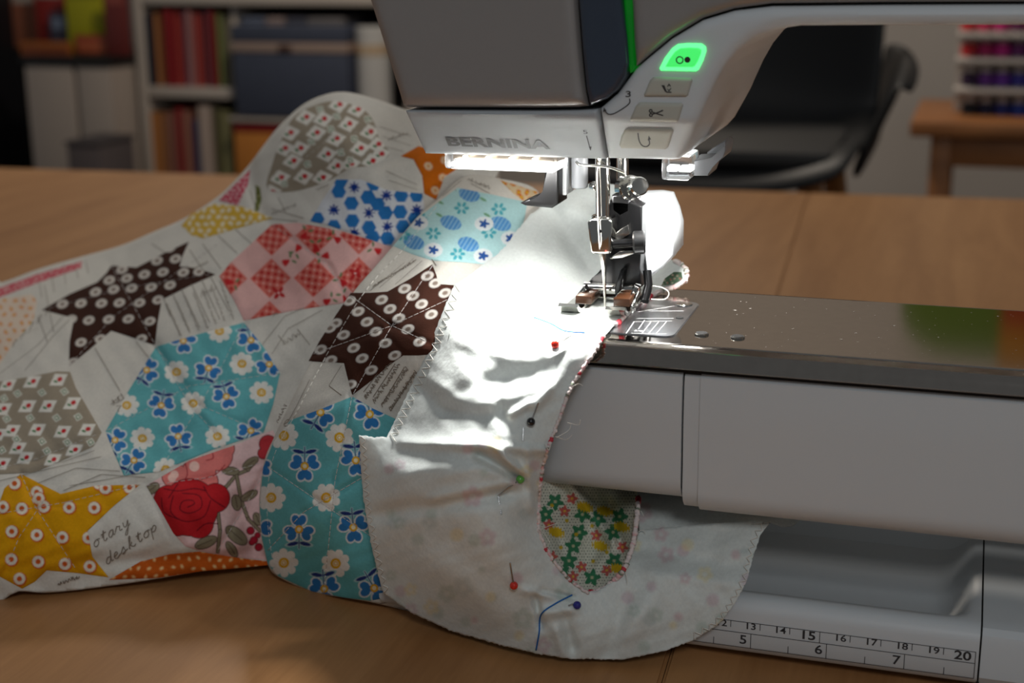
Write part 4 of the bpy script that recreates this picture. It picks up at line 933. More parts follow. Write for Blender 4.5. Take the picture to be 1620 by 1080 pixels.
# buttonhole lever
lv = pxz([(1098, 252), (1125, 250), (1128, 246), (1147, 232), (1150, 224), (1150, 236), (1146, 248), (1128, 262), (1123, 276), (1098, 276)], .045)
prism('buttonhole_lever', lv, .042, .058, pl_mid, mc, .0008)
prism('lever_stem', pxz([(1120, 240), (1150, 220), (1150, 235), (1122, 254)], .06), .058, .07, pl_mid, mc, .0006)

# ---- needle bar, clamp, needle, thread
NY = .04
def pp(x, y, Y=NY): return at(x, y, Y=Y)
cyl('needle_bar', pp(953, 200), pp(954, 346), .0026, chrome, mc)
cyl('presser_bar', pp(985, 215, .054), pp(985, 320, .054), .0022, chrome, mc)
cyl('threader_sleeve', pp(917, 235, .05), pp(917, 297, .05), .0030, pl_mid, mc)
box('threader_plate', *sorted((pp(890, 280, .05)[0], pp(901, 280, .05)[0])), .046, .056, pp(895, 306, .05)[2], pp(895, 240, .05)[2], pl_white, mc, .0005)
cl = prism('needle_clamp', pxz([(929, 352), (935, 346), (964, 346), (968, 352), (966, 396), (963, 402), (938, 402), (934, 398)], NY-.004), NY-.004, NY+.004, chrome, mc, .0007)
cyl('clamp_collar', pp(951, 340), pp(951, 348), .0034, chrome, cl)
cyl('clamp_stud', pp(949, 366, NY-.0045), pp(949, 366, NY-.003), .0006, black_met, cl)
cyl('clamp_screw', pp(964, 386), pp(1003, 384, .042), .0016, black_met, cl)
cyl('clamp_knob', pp(1001, 384, .042), pp(1021, 383, .043), .0042, black_pl, cl)
nd = tubes('needle', [([pp(955, 400), pp(955.5, 420), pp(956, 424), pp(957, 478), pp(957.2, 496)], [.0010, .0010, .0007, .00055, .0001])], chrome, mc, 12)
thread_m = mat('sewing_thread', (236, 232, 224), .6)
tubes('needle_thread', [(spline(np.array([pp(960, 235, .0365), pp(946, 262, .0365), pp(945, 300, .0355), pp(946, 350, .0345), pp(948, 385, .0345), pp(949.5, 402, .0375), pp(954, 440, .0388), pp(957, 486, .0395)]), 6), .00022)], thread_m, mc, 6)
tubes('needle_thread', [(spline(np.array([pp(1030, 473, .055), pp(1052, 473, .055), pp(1058, 463, .055), pp(1048, 455, .055), pp(1032, 452, .055)]), 8), .0002)], thread_m, mc, 6)
tubes('thread_guide_wire', [(spline(np.array([pp(912, 256, .036), pp(920, 261, .034), pp(945, 262, .033), pp(962, 264, .033), pp(975, 268, .034), pp(988, 273, .035)]), 5), .0005)], chrome, mc, 10)
# hook of the needle threader
prism('threader_hook', pxz([(869, 268), (890, 250), (890, 318), (880, 325), (838, 321), (830, 317), (845, 310), (862, 308), (869, 300)], .046), .040, .052, black_pl, mc, .0008)
cyl('threader_screw', pp(937, 294, .05), pp(944, 296, .046), .0014, chrome, mc)

# ---- presser foot
ft = prism('presser_foot', pxz([(966, 316), (978, 312), (1000, 314), (1022, 322), (1021, 372), (1018, 420), (1021, 448), (1010, 452), (970, 452), (960, 450), (935, 450), (930, 446), (946, 436), (955, 422), (968, 415), (968, 360)], .052), .046, .060, black_met, mc, .001)
cyl('foot_screw', pp(998, 300, .05), pp(1012, 294, .04), .0034, chrome, ft)
cyl('foot_screw_head', pp(990, 297, .052), pp(999, 297, .047), .0046, chrome, ft)
prism('foot_bracket', pxz([(972, 306), (1000, 306), (1000, 332), (985, 340), (972, 330)], .05), .046, .056, mat('dull_steel', (120, 120, 122), .3, 1.), ft, .0006)
prism('dual_feed_cover', pxz([(1003, 314), (1032, 313), (1050, 316), (1060, 340), (1066, 362), (1066, 402), (1052, 420), (1031, 437), (1021, 437), (1021, 326), (1003, 325)], .056), .054, .074, pl_white, mc, .002)
for q, y in ((np.array([(966, 376), (982, 362), (994, 355), (996, 371), (985, 377), (968, 381)]), .043), (np.array([(965, 408), (980, 397), (1004, 396), (1002, 402), (985, 408), (966, 410)]), .043)):
    prism('foot_spring', pxz(q, y), y, y+.005, mat('foil_steel', (170, 168, 164), .22, 1.), ft, .0003)
prism('foot_rib', pxz([(974, 452), (984, 425), (990, 425), (984, 458), (975, 466)], .044), .042, .048, black_met, ft, .0004)
cyl('foot_hinge_pin', pp(924, 455, .046), pp(1004, 457, .046), .0021, chrome, ft)
FZ0 = .1138
def fbox(name, x0, x1, y0, y1, z0, z1, m, bev=.0004): return box(name, x0, x1, y0, y1, FZ0+z0, FZ0+z1, m, ft, bev)
# sole: two toes joined at the back, upturned tips
def toe(x0, x1):
    bm = bmesh.new(); pr = [(.022, .0034), (.024, .0014), (.027, .0002), (.060, 0.), (.060, .0014), (.028, .0016), (.0255, .0026), (.0235, .0042)]
    A = [bm.verts.new((x0, y, FZ0+z)) for y, z in pr]; B = [bm.verts.new((x1, y, FZ0+z)) for y, z in pr]
    bm.faces.new(A); bm.faces.new(B[::-1])
    for i in range(len(pr)): bm.faces.new((A[i], B[i], B[(i+1) % len(pr)], A[(i+1) % len(pr)]))
    return bmobj('foot_toe', bm, chrome, ft)
toe(-.0125, -.0055); toe(.0045, .0115)
fbox('foot_sole', -.0125, .0115, .048, .062, 0, .0016, chrome)
fbox('foot_slide', -.0095, -.0035, .034, .052, .0016, .0046, amber); fbox('foot_slide', .0045, .0105, .034, .052, .0016, .0046, amber)
fbox('foot_slide', -.0035, .0045, .050, .056, .0012, .0042, amber)
for q in ([(903, 492), (909, 478), (914, 464), (924, 452), (930, 458), (922, 470), (917, 486), (912, 494)], [(985, 500), (996, 478), (999, 462), (1004, 450), (1010, 455), (1006, 474), (1000, 492), (993, 505)]):
    prism('foot_arm', pxz(q, .041), .040, .0455, chrome, ft, .0005)
tubes('foot_lever', [([(.0135, .048, FZ0+.012), (.0145, .046, FZ0+.007), (.0140, .042, FZ0+.002)], .0016)], black_met, ft, 8)
tubes('foot_clip', [(spline(np.array([(.0125, .038, FZ0+.0062), (.0128, .033, FZ0+.0052), (.0126, .0295, FZ0+.003), (.0122, .0305, FZ0+.001), (.0120, .034, FZ0+.001)]), 5), .0007)], chrome, ft, 8)

# ---- free arm
def extr(name, prof, x0, x1, m, parent, n=2, auto=.5, xs=None):
    xs = xs or [x0, x1]; k = len(prof); V = [(x, y, z) for x in xs for y, z in prof]; Fc = []
    for i in range(len(xs)-1):
        for j in range(k): Fc.append((i*k+j, i*k+(j+1) % k, (i+1)*k+(j+1) % k, (i+1)*k+j))
    Fc += [tuple(range(k))[::-1], tuple(range((len(xs)-1)*k, len(xs)*k))]
    bm = bmesh.new(); vv = [bm.verts.new(v) for v in V]
    for f in Fc: bm.faces.new([vv[i] for i in f])
    return bmobj(name, bm, m, parent, auto=auto)
arcp = lambda cy, cz, r, a0_, a1_, n: [(cy+r*math.cos(math.radians(a)), cz+r*math.sin(math.radians(a))) for a in np.linspace(a0_, a1_, n)]
plate_prof = arcp(.0035, .1055, .0065, 180, 90, 12)+[(.0040, .112), (.0790, .112)]+arcp(.0795, .1085, .0035, 90, 0, 8)+[(.083, .1050), (.0015, .1050), (-.0012, .1046), (-.0026, .1050)]
extr('arm_top_plate', plate_prof, -.045, .22, steel_b, mc)
extr('arm_shadow_gap', [(.0016, .1052), (.08, .1052), (.08, .1020), (.0016, .1020)], -.044, .22, dark_gap, mc)
front = lambda o, b: [(.0016+o, .1028), (.0+o, .1018), (-.0004+o, .098), (-.0006+o, .085), (.0+o, .07)]+arcp(.009+o, b+.009, .009, 180, 270, 8)+[(.072, b), (.08, b+.012), (.081, .1028)]
extr('arm_end_cover', front(0, .0568), -.045, .0366, pl_white, mc)
extr('arm_cover', front(.0006, .0535), .0372, .0425, pl_white, mc)
extr('arm_front_panel', front(0, .0528), .0426, .22, pl_white, mc)
extr('arm_core', [(.002, .1035), (.002, .062), (.01, .056), (.07, .056), (.078, .1035)], -.044, .22, dark_gap, mc)
# stitch plate
sp = []
x0, x1, y0, y1, rr = -.022, .0312, .0100, .0600, .004
for cx, cy, a in ((x1-rr, y1-rr, 0), (x0+rr, y1-rr, 90), (x0+rr, y0+rr, 180), (x1-rr, y0+rr, 270)):
    sp += [(cx+rr*math.cos(math.radians(a+t)), cy+rr*math.sin(math.radians(a+t))) for t in (0, 22, 45, 68, 90)]
bm = bmesh.new(); A = [bm.verts.new((x, y, .1124)) for x, y in sp]; B = [bm.verts.new((x, y, .1118)) for x, y in sp]
f_ = bm.faces.new(A); bm.faces.new(B[::-1])
for i in range(len(sp)): bm.faces.new((A[i], B[i], B[(i+1) % len(sp)], A[(i+1) % len(sp)]))
bmesh.ops.bevel(bm, geom=list(f_.edges), offset=.0003, segments=2, affect='EDGES')
SPL = bmobj('stitch_plate', bm, steel_p, mc)
eng = mat('engraved_white', (232, 232, 230), .5)
def zs(name, strokes, z, wid, m, parent):
    Vs, Fs, b = [], [], 0
    for s in strokes:
        P = at(*np.asarray(s, float).T, Z=z); V, Fc = ribbon_vf(P, np.tile([0, 0, 1.], (len(P), 1)), wid, b); Vs.append(V); Fs += Fc; b += len(V)
    return raw(name, np.concatenate(Vs), Fs, m, parent, False)
S9 = lambda pts: [(860+a*.27778, 420+b*.27778) for a, b in pts]
EL = zs('engraved_lines', [S9(q) for q in ([(540, 262), (745, 230)], [(530, 300), (740, 300)], [(600, 258), (800, 258)], [(510, 318), (730, 315)], [(500, 385), (700, 388)], [(575, 310), (540, 360)], [(610, 322), (560, 385)], [(655, 320), (600, 385)], [(700, 318), (640, 388)], [(515, 320), (470, 385)])], .11256, .00025, eng, SPL)
EL['kind'] = 'stuff'
text('engraved_number', '5/8', eng, SPL, at(*S9([(512, 372)])[0], Z=.11258), (1, 0, 0), (0, 1, 0), .0024)
def hole(x, y, r, parent):
    cyl('hole_rim', (x, y, .1119), (x, y, .11262), r*1.14, chrome, parent, 28, .3); cyl('plate_hole', (x, y, .112), (x, y, .11268), r, dark_gap, parent, 28, .05)  # no opening: a solid dark disc paints the shade of the hole
for px in ((1110, 529), (1167, 534)):
    p = at(*px, Z=.112); hole(p[0], p[1], .0021, mc)
p = at(*S9([(800, 218)])[0], Z=.1126); cyl('plate_screw', (p[0], p[1], .112), (p[0], p[1], .1128), .0031, chrome, SPL, 28)
p = at(*S9([(775, 294)])[0], Z=.1126); cyl('plate_hole', (p[0], p[1], .112), (p[0], p[1], .11262), .0014, dark_gap, SPL, 20, .05)

rs = np.random.RandomState(11); Vs, Fs = [], []
for k in range(140):             # specks of lint on the polished plate
    x, y = rs.uniform(.035, .21), rs.uniform(.006, .078); r = rs.uniform(.00008, .00022)*(2 if rs.rand() < .12 else 1); a = rs.uniform(0, 6)
    q = [(x+r*math.cos(a+t)*(1.8 if t in (0, math.pi) else 1), y+r*math.sin(a+t), .11206) for t in (0, math.pi/2, math.pi, 3*math.pi/2)]
    Fs.append([len(Vs)+i for i in range(4)]); Vs += q
tag(raw('lint_specks', Vs, Fs, mat('lint', (190, 184, 176), .9), mc, False), kind='stuff')
# ---- base with tray and rule
def base_prof(k):                # k = 1 full hollow, 0 flat top
    top = .0245
    f = lambda z: top-(top-z)*k
    return [(.012, .0), (.009, .0015), (.002, .0045), (.0, .0075), (.0, .0196), (.0008, .0222), (.003, .0240), (.006, .0245), (.0095, f(.0238)), (.013, f(.0205)), (.020, f(.0150)), (.032, f(.0115)), (.050, f(.011)), (.068, f(.0135)), (.078, f(.018)), (.080, .0246), (.0802, .050), (.083, .052), (.1, .052), (.115, .045), (.118, 0.)]  # unseen raised back wall added to keep light from behind off the tray
xs = [-.075, .118, .122, .126, .129, .1315, .1335, .1362]; ks = [1, 1, .97, .82, .5, .2, .04, 0]
V = []; Fc = []; k_ = len(base_prof(1))
for x, k in zip(xs, ks): V += [(x, y, z) for y, z in base_prof(k)]
for i in range(len(xs)-1):
    for j in range(k_): Fc.append((i*k_+j, i*k_+(j+1) % k_, (i+1)*k_+(j+1) % k_, (i+1)*k_+j))
Fc += [tuple(range(k_))[::-1], tuple(range((len(xs)-1)*k_, len(xs)*k_))]
bm = bmesh.new(); vv = [bm.verts.new(v) for v in V]
for f in Fc: bm.faces.new([vv[i] for i in f])
BS = bmobj('base_tray', bm, pl_white, mc, auto=.8)
extr('base_block', base_prof(0), .1368, .33, pl_white, mc)
extr('base_seam', [(.0015, .003), (.0015, .0225), (.004, .0238), (.079, .0238), (.079, .003)], .136, .137, dark_gap, mc)
extr('column', [(.0, .02), (-.002, .06), (-.002, .29), (.004, .305), (.1, .305), (.11, .29), (.115, .02)], .22, .335, pl_white, mc)
# rule printed on the base front
RX = -.0648
def rl(x, z): return (RX+x*.01, -.00012, z)
lines = []
def seg3(a, b, wd=.00022): lines.append((a, b, wd))
z1_, z2_, z3_ = .0165, .0124, .0070
for z in (z1_, z2_, z3_): seg3(rl(0, z), rl(20, z))
seg3(rl(20, z1_), rl(20, z3_))
for c_ in range(1, 20): seg3(rl(c_, z1_), rl(c_, z1_-(.0041 if c_ % 5 == 0 else .0024)))
for h_ in range(1, 16): seg3(rl(h_*1.27, z3_), rl(h_*1.27, z3_+(.0054 if h_ % 2 == 0 else .0026)))
Vs, Fs, b = [], [], 0
for a, b_, wd in lines:
    V, Fc = ribbon_vf(np.array([a, b_], float), np.tile([0, -1., 0], (2, 1)), wd, b); Vs.append(V); Fs += Fc; b += len(V)
tag(raw('rule_lines', np.concatenate(Vs), Fs, prt, BS, False), kind='stuff')
for c_ in range(9, 21):
    big = c_ % 5 == 0
    text('rule_number', str(c_), prt, BS, rl(c_-.12, z1_-(.0033 if big else .0024)), (1, 0, 0), (0, 0, 1), .0044 if big else .0033, .02 if big else .014, 'RIGHT', 1.25)
for i_ in range(4, 8): text('rule_number', str(i_), prt, BS, rl(i_*2.54-.12, z2_-.0040), (1, 0, 0), (0, 0, 1), .0046, .012, 'RIGHT', 1.2)

# ================================================================== BACKGROUND
def pk(x, y, Y): return at(x, y, Y=Y)
YB = 3.45
melamine = mat('white_melamine', (176, 166, 156), .5, noise=(6, .03))
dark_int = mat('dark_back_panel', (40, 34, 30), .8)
def xz(x0, y0, x1, y1, Y):
    a, b = pk(x0, y0, Y), pk(x1, y1, Y); return a[0], b[0], b[2], a[2]
# bookcase
X0, X1, zb, zt = xz(208, 0, 232, 140, YB); XR = pk(640, 100, YB)[0]
bc = thing('bookcase', ((X0+XR)/2, YB+.15, FZ), 'white bookcase with books and storage boxes behind the quilt', 'bookcase')
zt8 = pk(400, 8, YB)[2]; zs1a, zs1b = pk(300, 138, YB)[2], pk(300, 155, YB)[2]
box('side_panel', X0, X1, YB, YB+.3, FZ, zt8+.55, melamine, bc, .002)
box('side_panel', XR, XR+.036, YB, YB+.3, FZ, zt8+.55, melamine, bc, .002)
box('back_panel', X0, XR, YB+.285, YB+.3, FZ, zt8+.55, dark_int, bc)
box('shelf', X1, XR, YB+.002, YB+.285, zt8, zt8+.025, melamine, bc, .001)
xm = pk(366, 100, YB)[0]
box('shelf', X1, xm, YB+.002, YB+.285, zs1b, zs1a, melamine, bc, .001)
box('divider', xm-.008, xm+.008, YB+.03, YB+.285, zs1b-.42, zt8, melamine, bc, .001)
zlow = zs1b-.30
box('shelf', X1, XR, YB+.002, YB+.285, zlow-.025, zlow, melamine, bc, .001)
zb_s = pk(450, 188, YB-.05)[2]
box('shelf', xm+.008, XR, YB-.05, YB+.285, zb_s-.012, zb_s, melamine, bc, .001)
page = mat('book_pages', (214, 204, 186), .9)
def book(x0, x1, y, z, d, h, col, label, group):
    t = thing('book', ((x0+x1)/2, y+d/2, z), label, 'book', group)
    m = mat('cover_%d_%d_%d' % tuple(col), col, .5)
    c_ = .0025
    bm = bmesh.new(); b_box(bm, x0, x0+c_, y, y+d, z, z+h); b_box(bm, x1-c_, x1, y, y+d, z, z+h); b_box(bm, x0, x1, y, y+c_, z, z+h)
    bmobj('cover', bm, m, t); box('pages', x0+c_, x1-c_, y+c_, y+d-.004, z+.003, z+h-.004, page, t)
ORD = ['first', 'second', 'third', 'fourth', 'fifth', 'sixth', 'seventh', 'eighth', 'ninth', 'tenth', 'eleventh', 'twelfth']
up_row = [(226, 238, (30, 36, 52), 'navy', 22), (240, 249, (176, 116, 72), 'tan', 18), (250, 258, (150, 84, 58), 'brown orange', 16), (259, 272, (140, 30, 34), 'dark red', 14), (273, 283, (168, 62, 56), 'faded red', 14), (284, 293, (140, 124, 150), 'lilac grey', 18), (294, 303, (176, 120, 116), 'dusty pink', 17), (304, 316, (160, 60, 54), 'brick red', 20), (317, 326, (118, 112, 130), 'slate', 17), (327, 338, (132, 40, 40), 'crimson', 18), (339, 347, (132, 140, 88), 'olive green', 22), (349, 360, (120, 112, 96), 'khaki', 24)]
for i, (a, b_, col, nm, topy) in enumerate(up_row):
    x0, x1 = pk(a, 100, YB)[0], pk(b_, 100, YB)[0]; h = pk(a, topy, YB)[2]-zs1a
    book(x0, x1, YB+.015+.01*(i % 3), zs1a, .17, h, col, '%s book on the upper shelf, %s from the left' % (nm, ORD[i]), 'books on the upper shelf')
lo_row = [(236, 250, (170, 112, 62), 'ochre', 178), (251, 263, (150, 104, 76), 'tan', 180), (264, 273, (140, 92, 80), 'clay', 178), (274, 284, (142, 28, 36), 'red', 172), (286, 297, (150, 100, 84), 'terracotta', 176), (300, 310, (36, 52, 92), 'blue', 190), (312, 330, (176, 158, 146), 'pale beige', 168), (333, 344, (86, 82, 52), 'dark olive', 172), (346, 362, (126, 122, 84), 'moss green', 176)]
for i, (a, b_, col, nm, topy) in enumerate(lo_row):
    x0, x1 = pk(a, 200, YB)[0], pk(b_, 200, YB)[0]; h = pk(a, topy, YB)[2]-zlow
    book(x0, x1, YB+.012+.01*(i % 2), zlow, .18, h, col, '%s book on the lower shelf, %s from the left' % (nm, ORD[i]), 'books on the lower shelf')
# blue-grey storage box with a pale lid band
Yb = YB-.05
x0, x1, zb, zt = xz(368, 82, 552, 188, Yb)
sb_ = thing('storage_box', ((x0+x1)/2, Yb+.13, zb), 'dark blue-grey storage box with pale band on the bookcase shelf', 'box')
navy = mat('blue_grey_card', (62, 68, 84), .75, noise=(40, .06)); band = mat('pale_band', (150, 130, 118), .6)
box('box_body', x0, x1, Yb, Yb+.26, zb, zt, navy, sb_, .004)
box('box_band', x0-.003, x1+.003, Yb-.003, Yb+.263, zt, zt+.028, band, sb_, .003)
box('box_lid', x0-.002, x1+.002, Yb-.002, Yb+.262, zt+.028, zt+.075, navy, sb_, .004)
box('label_holder', (x0+x1)/2-.03, (x0+x1)/2+.01, Yb-.008, Yb, zt+.004, zt+.022, mat('dark_brown', (74, 50, 40), .6), sb_, .001)
# white tin on the shelf beside it, with a lamp reflection painted as a pale band
a, b_ = pk(553, 100, Yb), pk(604, 100, Yb); zb2 = pk(575, 188, Yb)[2]; zt2 = pk(575, 44, Yb)[2]; xc, r_ = (a[0]+b_[0])/2, (b_[0]-a[0])/2
tin = thing('white_tin', (xc, Yb+.06, zb2), 'white cylindrical tin with shiny band beside the storage box', 'tin')
cyl('tin_body', (xc, Yb+.06, zb2), (xc, Yb+.06, zt2), r_, mat('tin_white', (186, 184, 180), .4), tin, 32, .05)
zr0 = pk(575, 90, Yb)[2]; cyl('tin_band', (xc, Yb+.06, zr0), (xc, Yb+.06, zr0+.035), r_*1.02, mat('brass_band', (236, 206, 170), .25, .6), tin, 32, .05)
# orange box with red lid below the storage box
x0, x1, zb, zt = xz(370, 208, 470, 300, YB-.04)
ob = thing('orange_box', ((x0+x1)/2, YB+.06, zb), 'orange box with red lid under the storage box', 'box')
box('box_body', x0, x1, YB-.04, YB+.16, zlow, zt, mat('orange_card', (186, 118, 48), .7), ob, .003)
box('box_lid', x0-.002, x1+.002, YB-.042, YB+.162, zt, zt+.022, mat('red_card', (130, 20, 24), .6), ob, .002)
# upper-shelf fabric bolts above the box
for i, (a, b_, c_, nm) in enumerate([(380, 415, (92, 100, 118), 'blue-grey'), (418, 446, (140, 124, 120), 'pinkish grey'), (450, 480, (70, 72, 84), 'slate'), (484, 540, (110, 106, 106), 'silver grey')]):
    x0, x1 = pk(a, 30, YB)[0], pk(b_, 30, YB)[0]; z0 = pk(400, 53, Yb)[2]
    t = thing('folded_fabric', ((x0+x1)/2, YB+.1, z0), '%s folded fabric on top of the storage box' % nm, 'fabric', 'folded fabric on the storage box')
    for k in range(3): box('fold', x0, x1, YB+.0, YB+.17, z0+k*.014, z0+k*.014+.0135, mat('fab_%d' % i, c_, .9), t, .005)
# low white cabinet with black top, packets on it, dark doorway side
YC = YB-.12
x0, x1, _, zt = xz(38, 100, 206, 260, YC); x1 = min(x1, X0-.015)
cb = thing('low_cabinet', ((x0+x1)/2, YC+.2, FZ), 'low off-white cabinet with two doors and black top by the bookcase', 'cabinet')
cabm = mat('cabinet_white', (158, 146, 136), .55)
box('cabinet_body', x0+.004, x1-.004, YC+.02, YC+.4, FZ, zt, cabm, cb, .003)
xs_ = pk(122, 180, YC)[0]
box('door', x0, xs_-.004, YC, YC+.02, FZ+.05, zt-.006, cabm, cb, .003); box('door', xs_+.012, x1, YC, YC+.02, FZ+.05, zt-.006, cabm, cb, .003)
box('cabinet_top', x0-.01, x1+.01, YC-.01, YC+.41, zt, zt+.02, mat('black_top', (18, 17, 17), .5), cb, .003)
x2, x3, zb, z2 = xz(155, 218, 212, 300, YC-.06)
gb = thing('grey_basket', ((x2+x3)/2, YC-.12, FZ), 'dark grey basket standing before the low cabinet', 'basket')
box('basket_body', x2, x3, YC-.22, YC-.04, FZ, z2, mat('grey_felt', (84, 76, 76), .9), gb, .006); box('basket_rim', x2-.004, x3+.004, YC-.224, YC-.036, z2, z2+.012, mat('grey_felt_d', (70, 64, 64), .9), gb, .004)
packs = [(22, 62, (150, 92, 70), -20, 'rust patterned', (170, 160, 150)), (64, 88, (120, 116, 40), 20, 'yellow green', (150, 90, 40)), (60, 105, (136, 40, 36), -30, 'red', (160, 150, 140)), (80, 110, (60, 58, 72), 20, 'charcoal', (110, 120, 140)), (108, 165, (160, 156, 20), -30, 'bright yellow', (130, 126, 20)), (118, 200, (150, 64, 42), 55, 'coral', (170, 90, 60)), (168, 204, (104, 40, 36), -20, 'maroon', (140, 70, 60)), (30, 110, (150, 84, 30), 68, 'orange', (120, 60, 30))]
for i, (a, b_, c_, ty, nm, c2) in enumerate(packs):
    yy = YC+.30-.035*i; x0, x1 = pk(a, 60, yy)[0], pk(b_, 60, yy)[0]; z1q = pk(100, ty, yy)[2]
    t = thing('magazine', ((x0+x1)/2, yy, zt+.02), '%s magazine standing on the low cabinet' % nm, 'magazine', 'magazines on the low cabinet')
    box('magazine_cover', x0, x1, yy, yy+.012, zt+.02, max(z1q, zt+.06), mat('mag_%d' % i, c_, .45), t, .001)
    box('magazine_title', x0+.01, x1-.01, yy-.001, yy, max(z1q, zt+.06)-.05, max(z1q, zt+.06)-.015, mat('magt_%d' % i, c2, .45), t)
x0, x1, _, _ = xz(-260, 0, -70, 100, YC)
dk = thing('dark_wardrobe', ((x0+x1)/2, YC+.2, FZ), 'nearly black wardrobe at the far left edge', 'wardrobe')
dkm = mat('black_lacquer', (20, 20, 24), .45)
box('wardrobe_body', x0, x1, YC+.0, YC+.5, FZ, zt8+.8, dkm, dk, .004)
for k in range(2): box('door', x0+(x1-x0)*(k*.5+.01), x0+(x1-x0)*(k*.5+.49), YC-.02, YC, FZ+.06, zt8+.78, dkm, dk, .003)

# black shell armchair behind the table
YCH = 1.45
cm_ = mat('black_shell', (22, 22, 23), .5, spec=.3); legw = mat('oak_leg', (170, 110, 50), .5)
pc = pk(1130, 200, YCH); SZ = pk(1200, 235, YCH)[2]
ch = thing('shell_armchair', (pc[0], YCH, FZ), 'black moulded armchair on wooden legs behind the table', 'chair')
hw = pk(1388, 80, YCH)[0]-pc[0]; ax = pk(1436, 105, YCH)[0]-pc[0]; az = pk(1436, 100, YCH)[2]
cx = pc[0]
def loft(name, rows, m, parent, th=.012):
    R = np.array(rows, float); a, b, _ = R.shape; V = R.reshape(-1, 3); Fc = [(i*b+j, i*b+j+1, (i+1)*b+j+1, (i+1)*b+j) for i in range(a-1) for j in range(b-1)]
    o = raw(name, V, Fc, m, parent, True); s_ = o.modifiers.new('thickness', 'SOLIDIFY'); s_.thickness = th; s_.offset = 0
    u = o.modifiers.new('smooth', 'SUBSURF'); u.levels = 1; u.render_levels = 2; return o
rows = []
for t, yy, zz, hw_ in [(0, -.20, SZ-.03, .19), (.2, -.16, SZ, .20), (.5, 0, SZ-.015, .205), (.8, .13, SZ+.0, .2), (1, .19, SZ+.06, .2), (1.4, .225, SZ+.18, hw), (1.8, .25, SZ+.32, hw), (2, .258, SZ+.40, hw*.93)]:
    rows.append([(cx+hw_*u, YCH+yy-.05*abs(u)**2*(t > .8), zz+.03*abs(u)**3*(t < 1)) for u in np.linspace(-1, 1, 9)])
loft('seat_shell', rows, cm_, ch, .014)
for s in (-1, 1):
    rows = []
    for f, yy, xe in ((0, .235, hw*.97), (.25, .19, .5*(hw+ax)), (.5, .10, ax*.985), (.75, -.02, ax), (1, -.13, ax)):
        top_ = az+(.012 if f < .3 else 0)-.04*max(0, f-.7)
        rows.append([(cx+s*(.19+(xe-.19)*g**1.2), YCH+yy, SZ-.02+(top_-SZ+.02)*g) for g in np.linspace(0, 1, 6)]+[(cx+s*(xe+.014), YCH+yy, top_-.018)])
    loft('armrest', rows, cm_, ch, .014)
box('seat_cushion', cx-.17, cx+.17, YCH-.17, YCH+.12, SZ, SZ+.022, mat('charcoal_pad', (44, 42, 40), .7), ch, .01)
for sx in (-1, 1):
    for sy in (-1, 1): cyl('leg', (cx+sx*.14, YCH+sy*.13, SZ-.02), (cx+sx*.23, YCH+sy*.2, FZ), .016, legw, ch, 12, r2=.011)
# side table with thread rack
YS = 2.5
p0, p1 = pk(1440, 192, YS), pk(1800, 200, YS); zt_ = pk(1560, 195, YS)[2]
stb = thing('side_table', ((p0[0]+p1[0])/2, YS+.2, FZ), 'small wooden side table under the thread rack', 'table')
oak = mat('dark_oak', (150, 96, 54), .5); wood_nodes(oak, (132, 84, 46), (164, 108, 62), (2, 12, 12))
box('table_top', p0[0], p1[0], YS, YS+.42, zt_-.03, zt_, oak, stb, .004)
for x in (p0[0]+.06, p1[0]-.06):
    for y in (YS+.04, YS+.37): box('leg', x-.02, x+.02, y-.02, y+.02, FZ, zt_-.03, oak, stb, .004)
box('apron', p0[0]+.05, p1[0]-.05, YS+.03, YS+.05, zt_-.09, zt_-.03, oak, stb, .002)
YR = YS+.14
rk = thing('thread_rack', (pk(1600, 190, YR)[0], YR+.05, zt_), 'white rack of thread spools on the side table', 'rack')
rm = mat('rack_white', (186, 178, 170), .6)
xr0, xr1 = pk(1512, 100, YR)[0], pk(1800, 100, YR)[0]
box('rack_back', xr0, xr1, YR+.05, YR+.062, zt_, pk(1560, -30, YR)[2], rm, rk, .002)
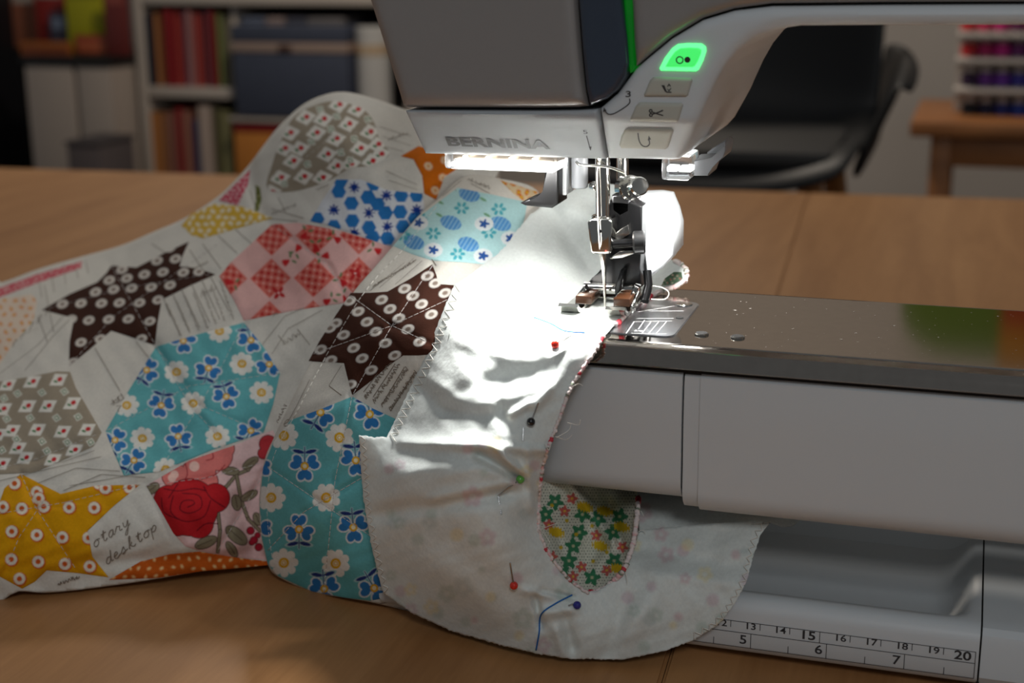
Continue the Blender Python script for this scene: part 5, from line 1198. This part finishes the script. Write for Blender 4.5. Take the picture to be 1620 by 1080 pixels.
rowsR = [(52, [('red', (196, 40, 46)), ('raspberry', (196, 40, 86)), ('magenta', (190, 34, 112)), ('plum', (100, 30, 76)), ('rose', (170, 50, 80))]), (92, [('scarlet', (190, 34, 40)), ('dark magenta', (170, 24, 90)), ('fuchsia', (196, 34, 130)), ('orchid', (110, 40, 104)), ('violet pink', (110, 30, 90))]), (139, [('aubergine', (48, 18, 56)), ('purple', (100, 40, 130)), ('violet', (104, 44, 150)), ('indigo', (56, 48, 140)), ('royal blue', (44, 58, 160))]), (186, [('black', (16, 16, 24)), ('ink blue', (18, 20, 54)), ('navy', (32, 40, 110)), ('blue', (32, 56, 140)), ('cobalt', (28, 76, 170))])]
for ri, (yb, cols) in enumerate(rowsR):
    zb = pk(1540, yb, YR)[2]
    box('rack_shelf', xr0, xr1, YR-.03, YR+.05, zb-.008, zb, rm, rk, .001)
    for k, (nm, c_) in enumerate(cols):
        xx = pk(1532+k*26, yb, YR)[0]; y_ = YR+.01
        t = thing('thread_spool', (xx, y_, zb), '%s thread spool on the %s row of the rack' % (nm, ['top', 'second', 'third', 'bottom'][ri]), 'spool', 'thread spools on the rack')
        sc_ = .028
        tubes('thread_wrap', [([(xx, y_, zb+sc_*.15), (xx, y_, zb+sc_*.2), (xx, y_, zb+sc_*.9), (xx, y_, zb+sc_*1.15)], [.013, .0155, .0152, .009])], mat('thread_'+nm.replace(' ', '_'), c_, .6), t, 14)
        tubes('spool_core', [([(xx, y_, zb), (xx, y_, zb+.0024), (xx, y_, zb+.0026), (xx, y_, zb+sc_*1.15), (xx, y_, zb+sc_*1.5), (xx, y_, zb+sc_*1.53)], [.0155, .0155, .006, .010, .006, .002])], mat('spool_white', (196, 188, 180), .5), t, 12)
# wall hanging above the frame: the polished arm plate mirrors it
wh = thing('wall_hanging', (.25, 4.18, .85), 'green and red fabric wall hanging mirrored in the polished arm', 'wall hanging')
def hang(name, pts, col, y):
    bm = bmesh.new(); b_prism(bm, pts, y, y+.012); return bmobj(name, bm, mat('felt_'+name, col, .9), wh)
hang('green_panel', [(-.08, .92), (-.08, 1.13), (-.06, 1.19), (-.02, 1.23), (.03, 1.255), (.10, 1.26), (.22, 1.26), (.22, .92)], (88, 112, 30), 4.175)
hang('red_panel', [(.22, .92), (.22, 1.16), (.62, 1.16), (.62, .92)], (150, 52, 24), 4.174)
hang('yellow_panel', [(.22, 1.16), (.22, 1.3), (.62, 1.3), (.62, 1.16)], (168, 116, 24), 4.174)
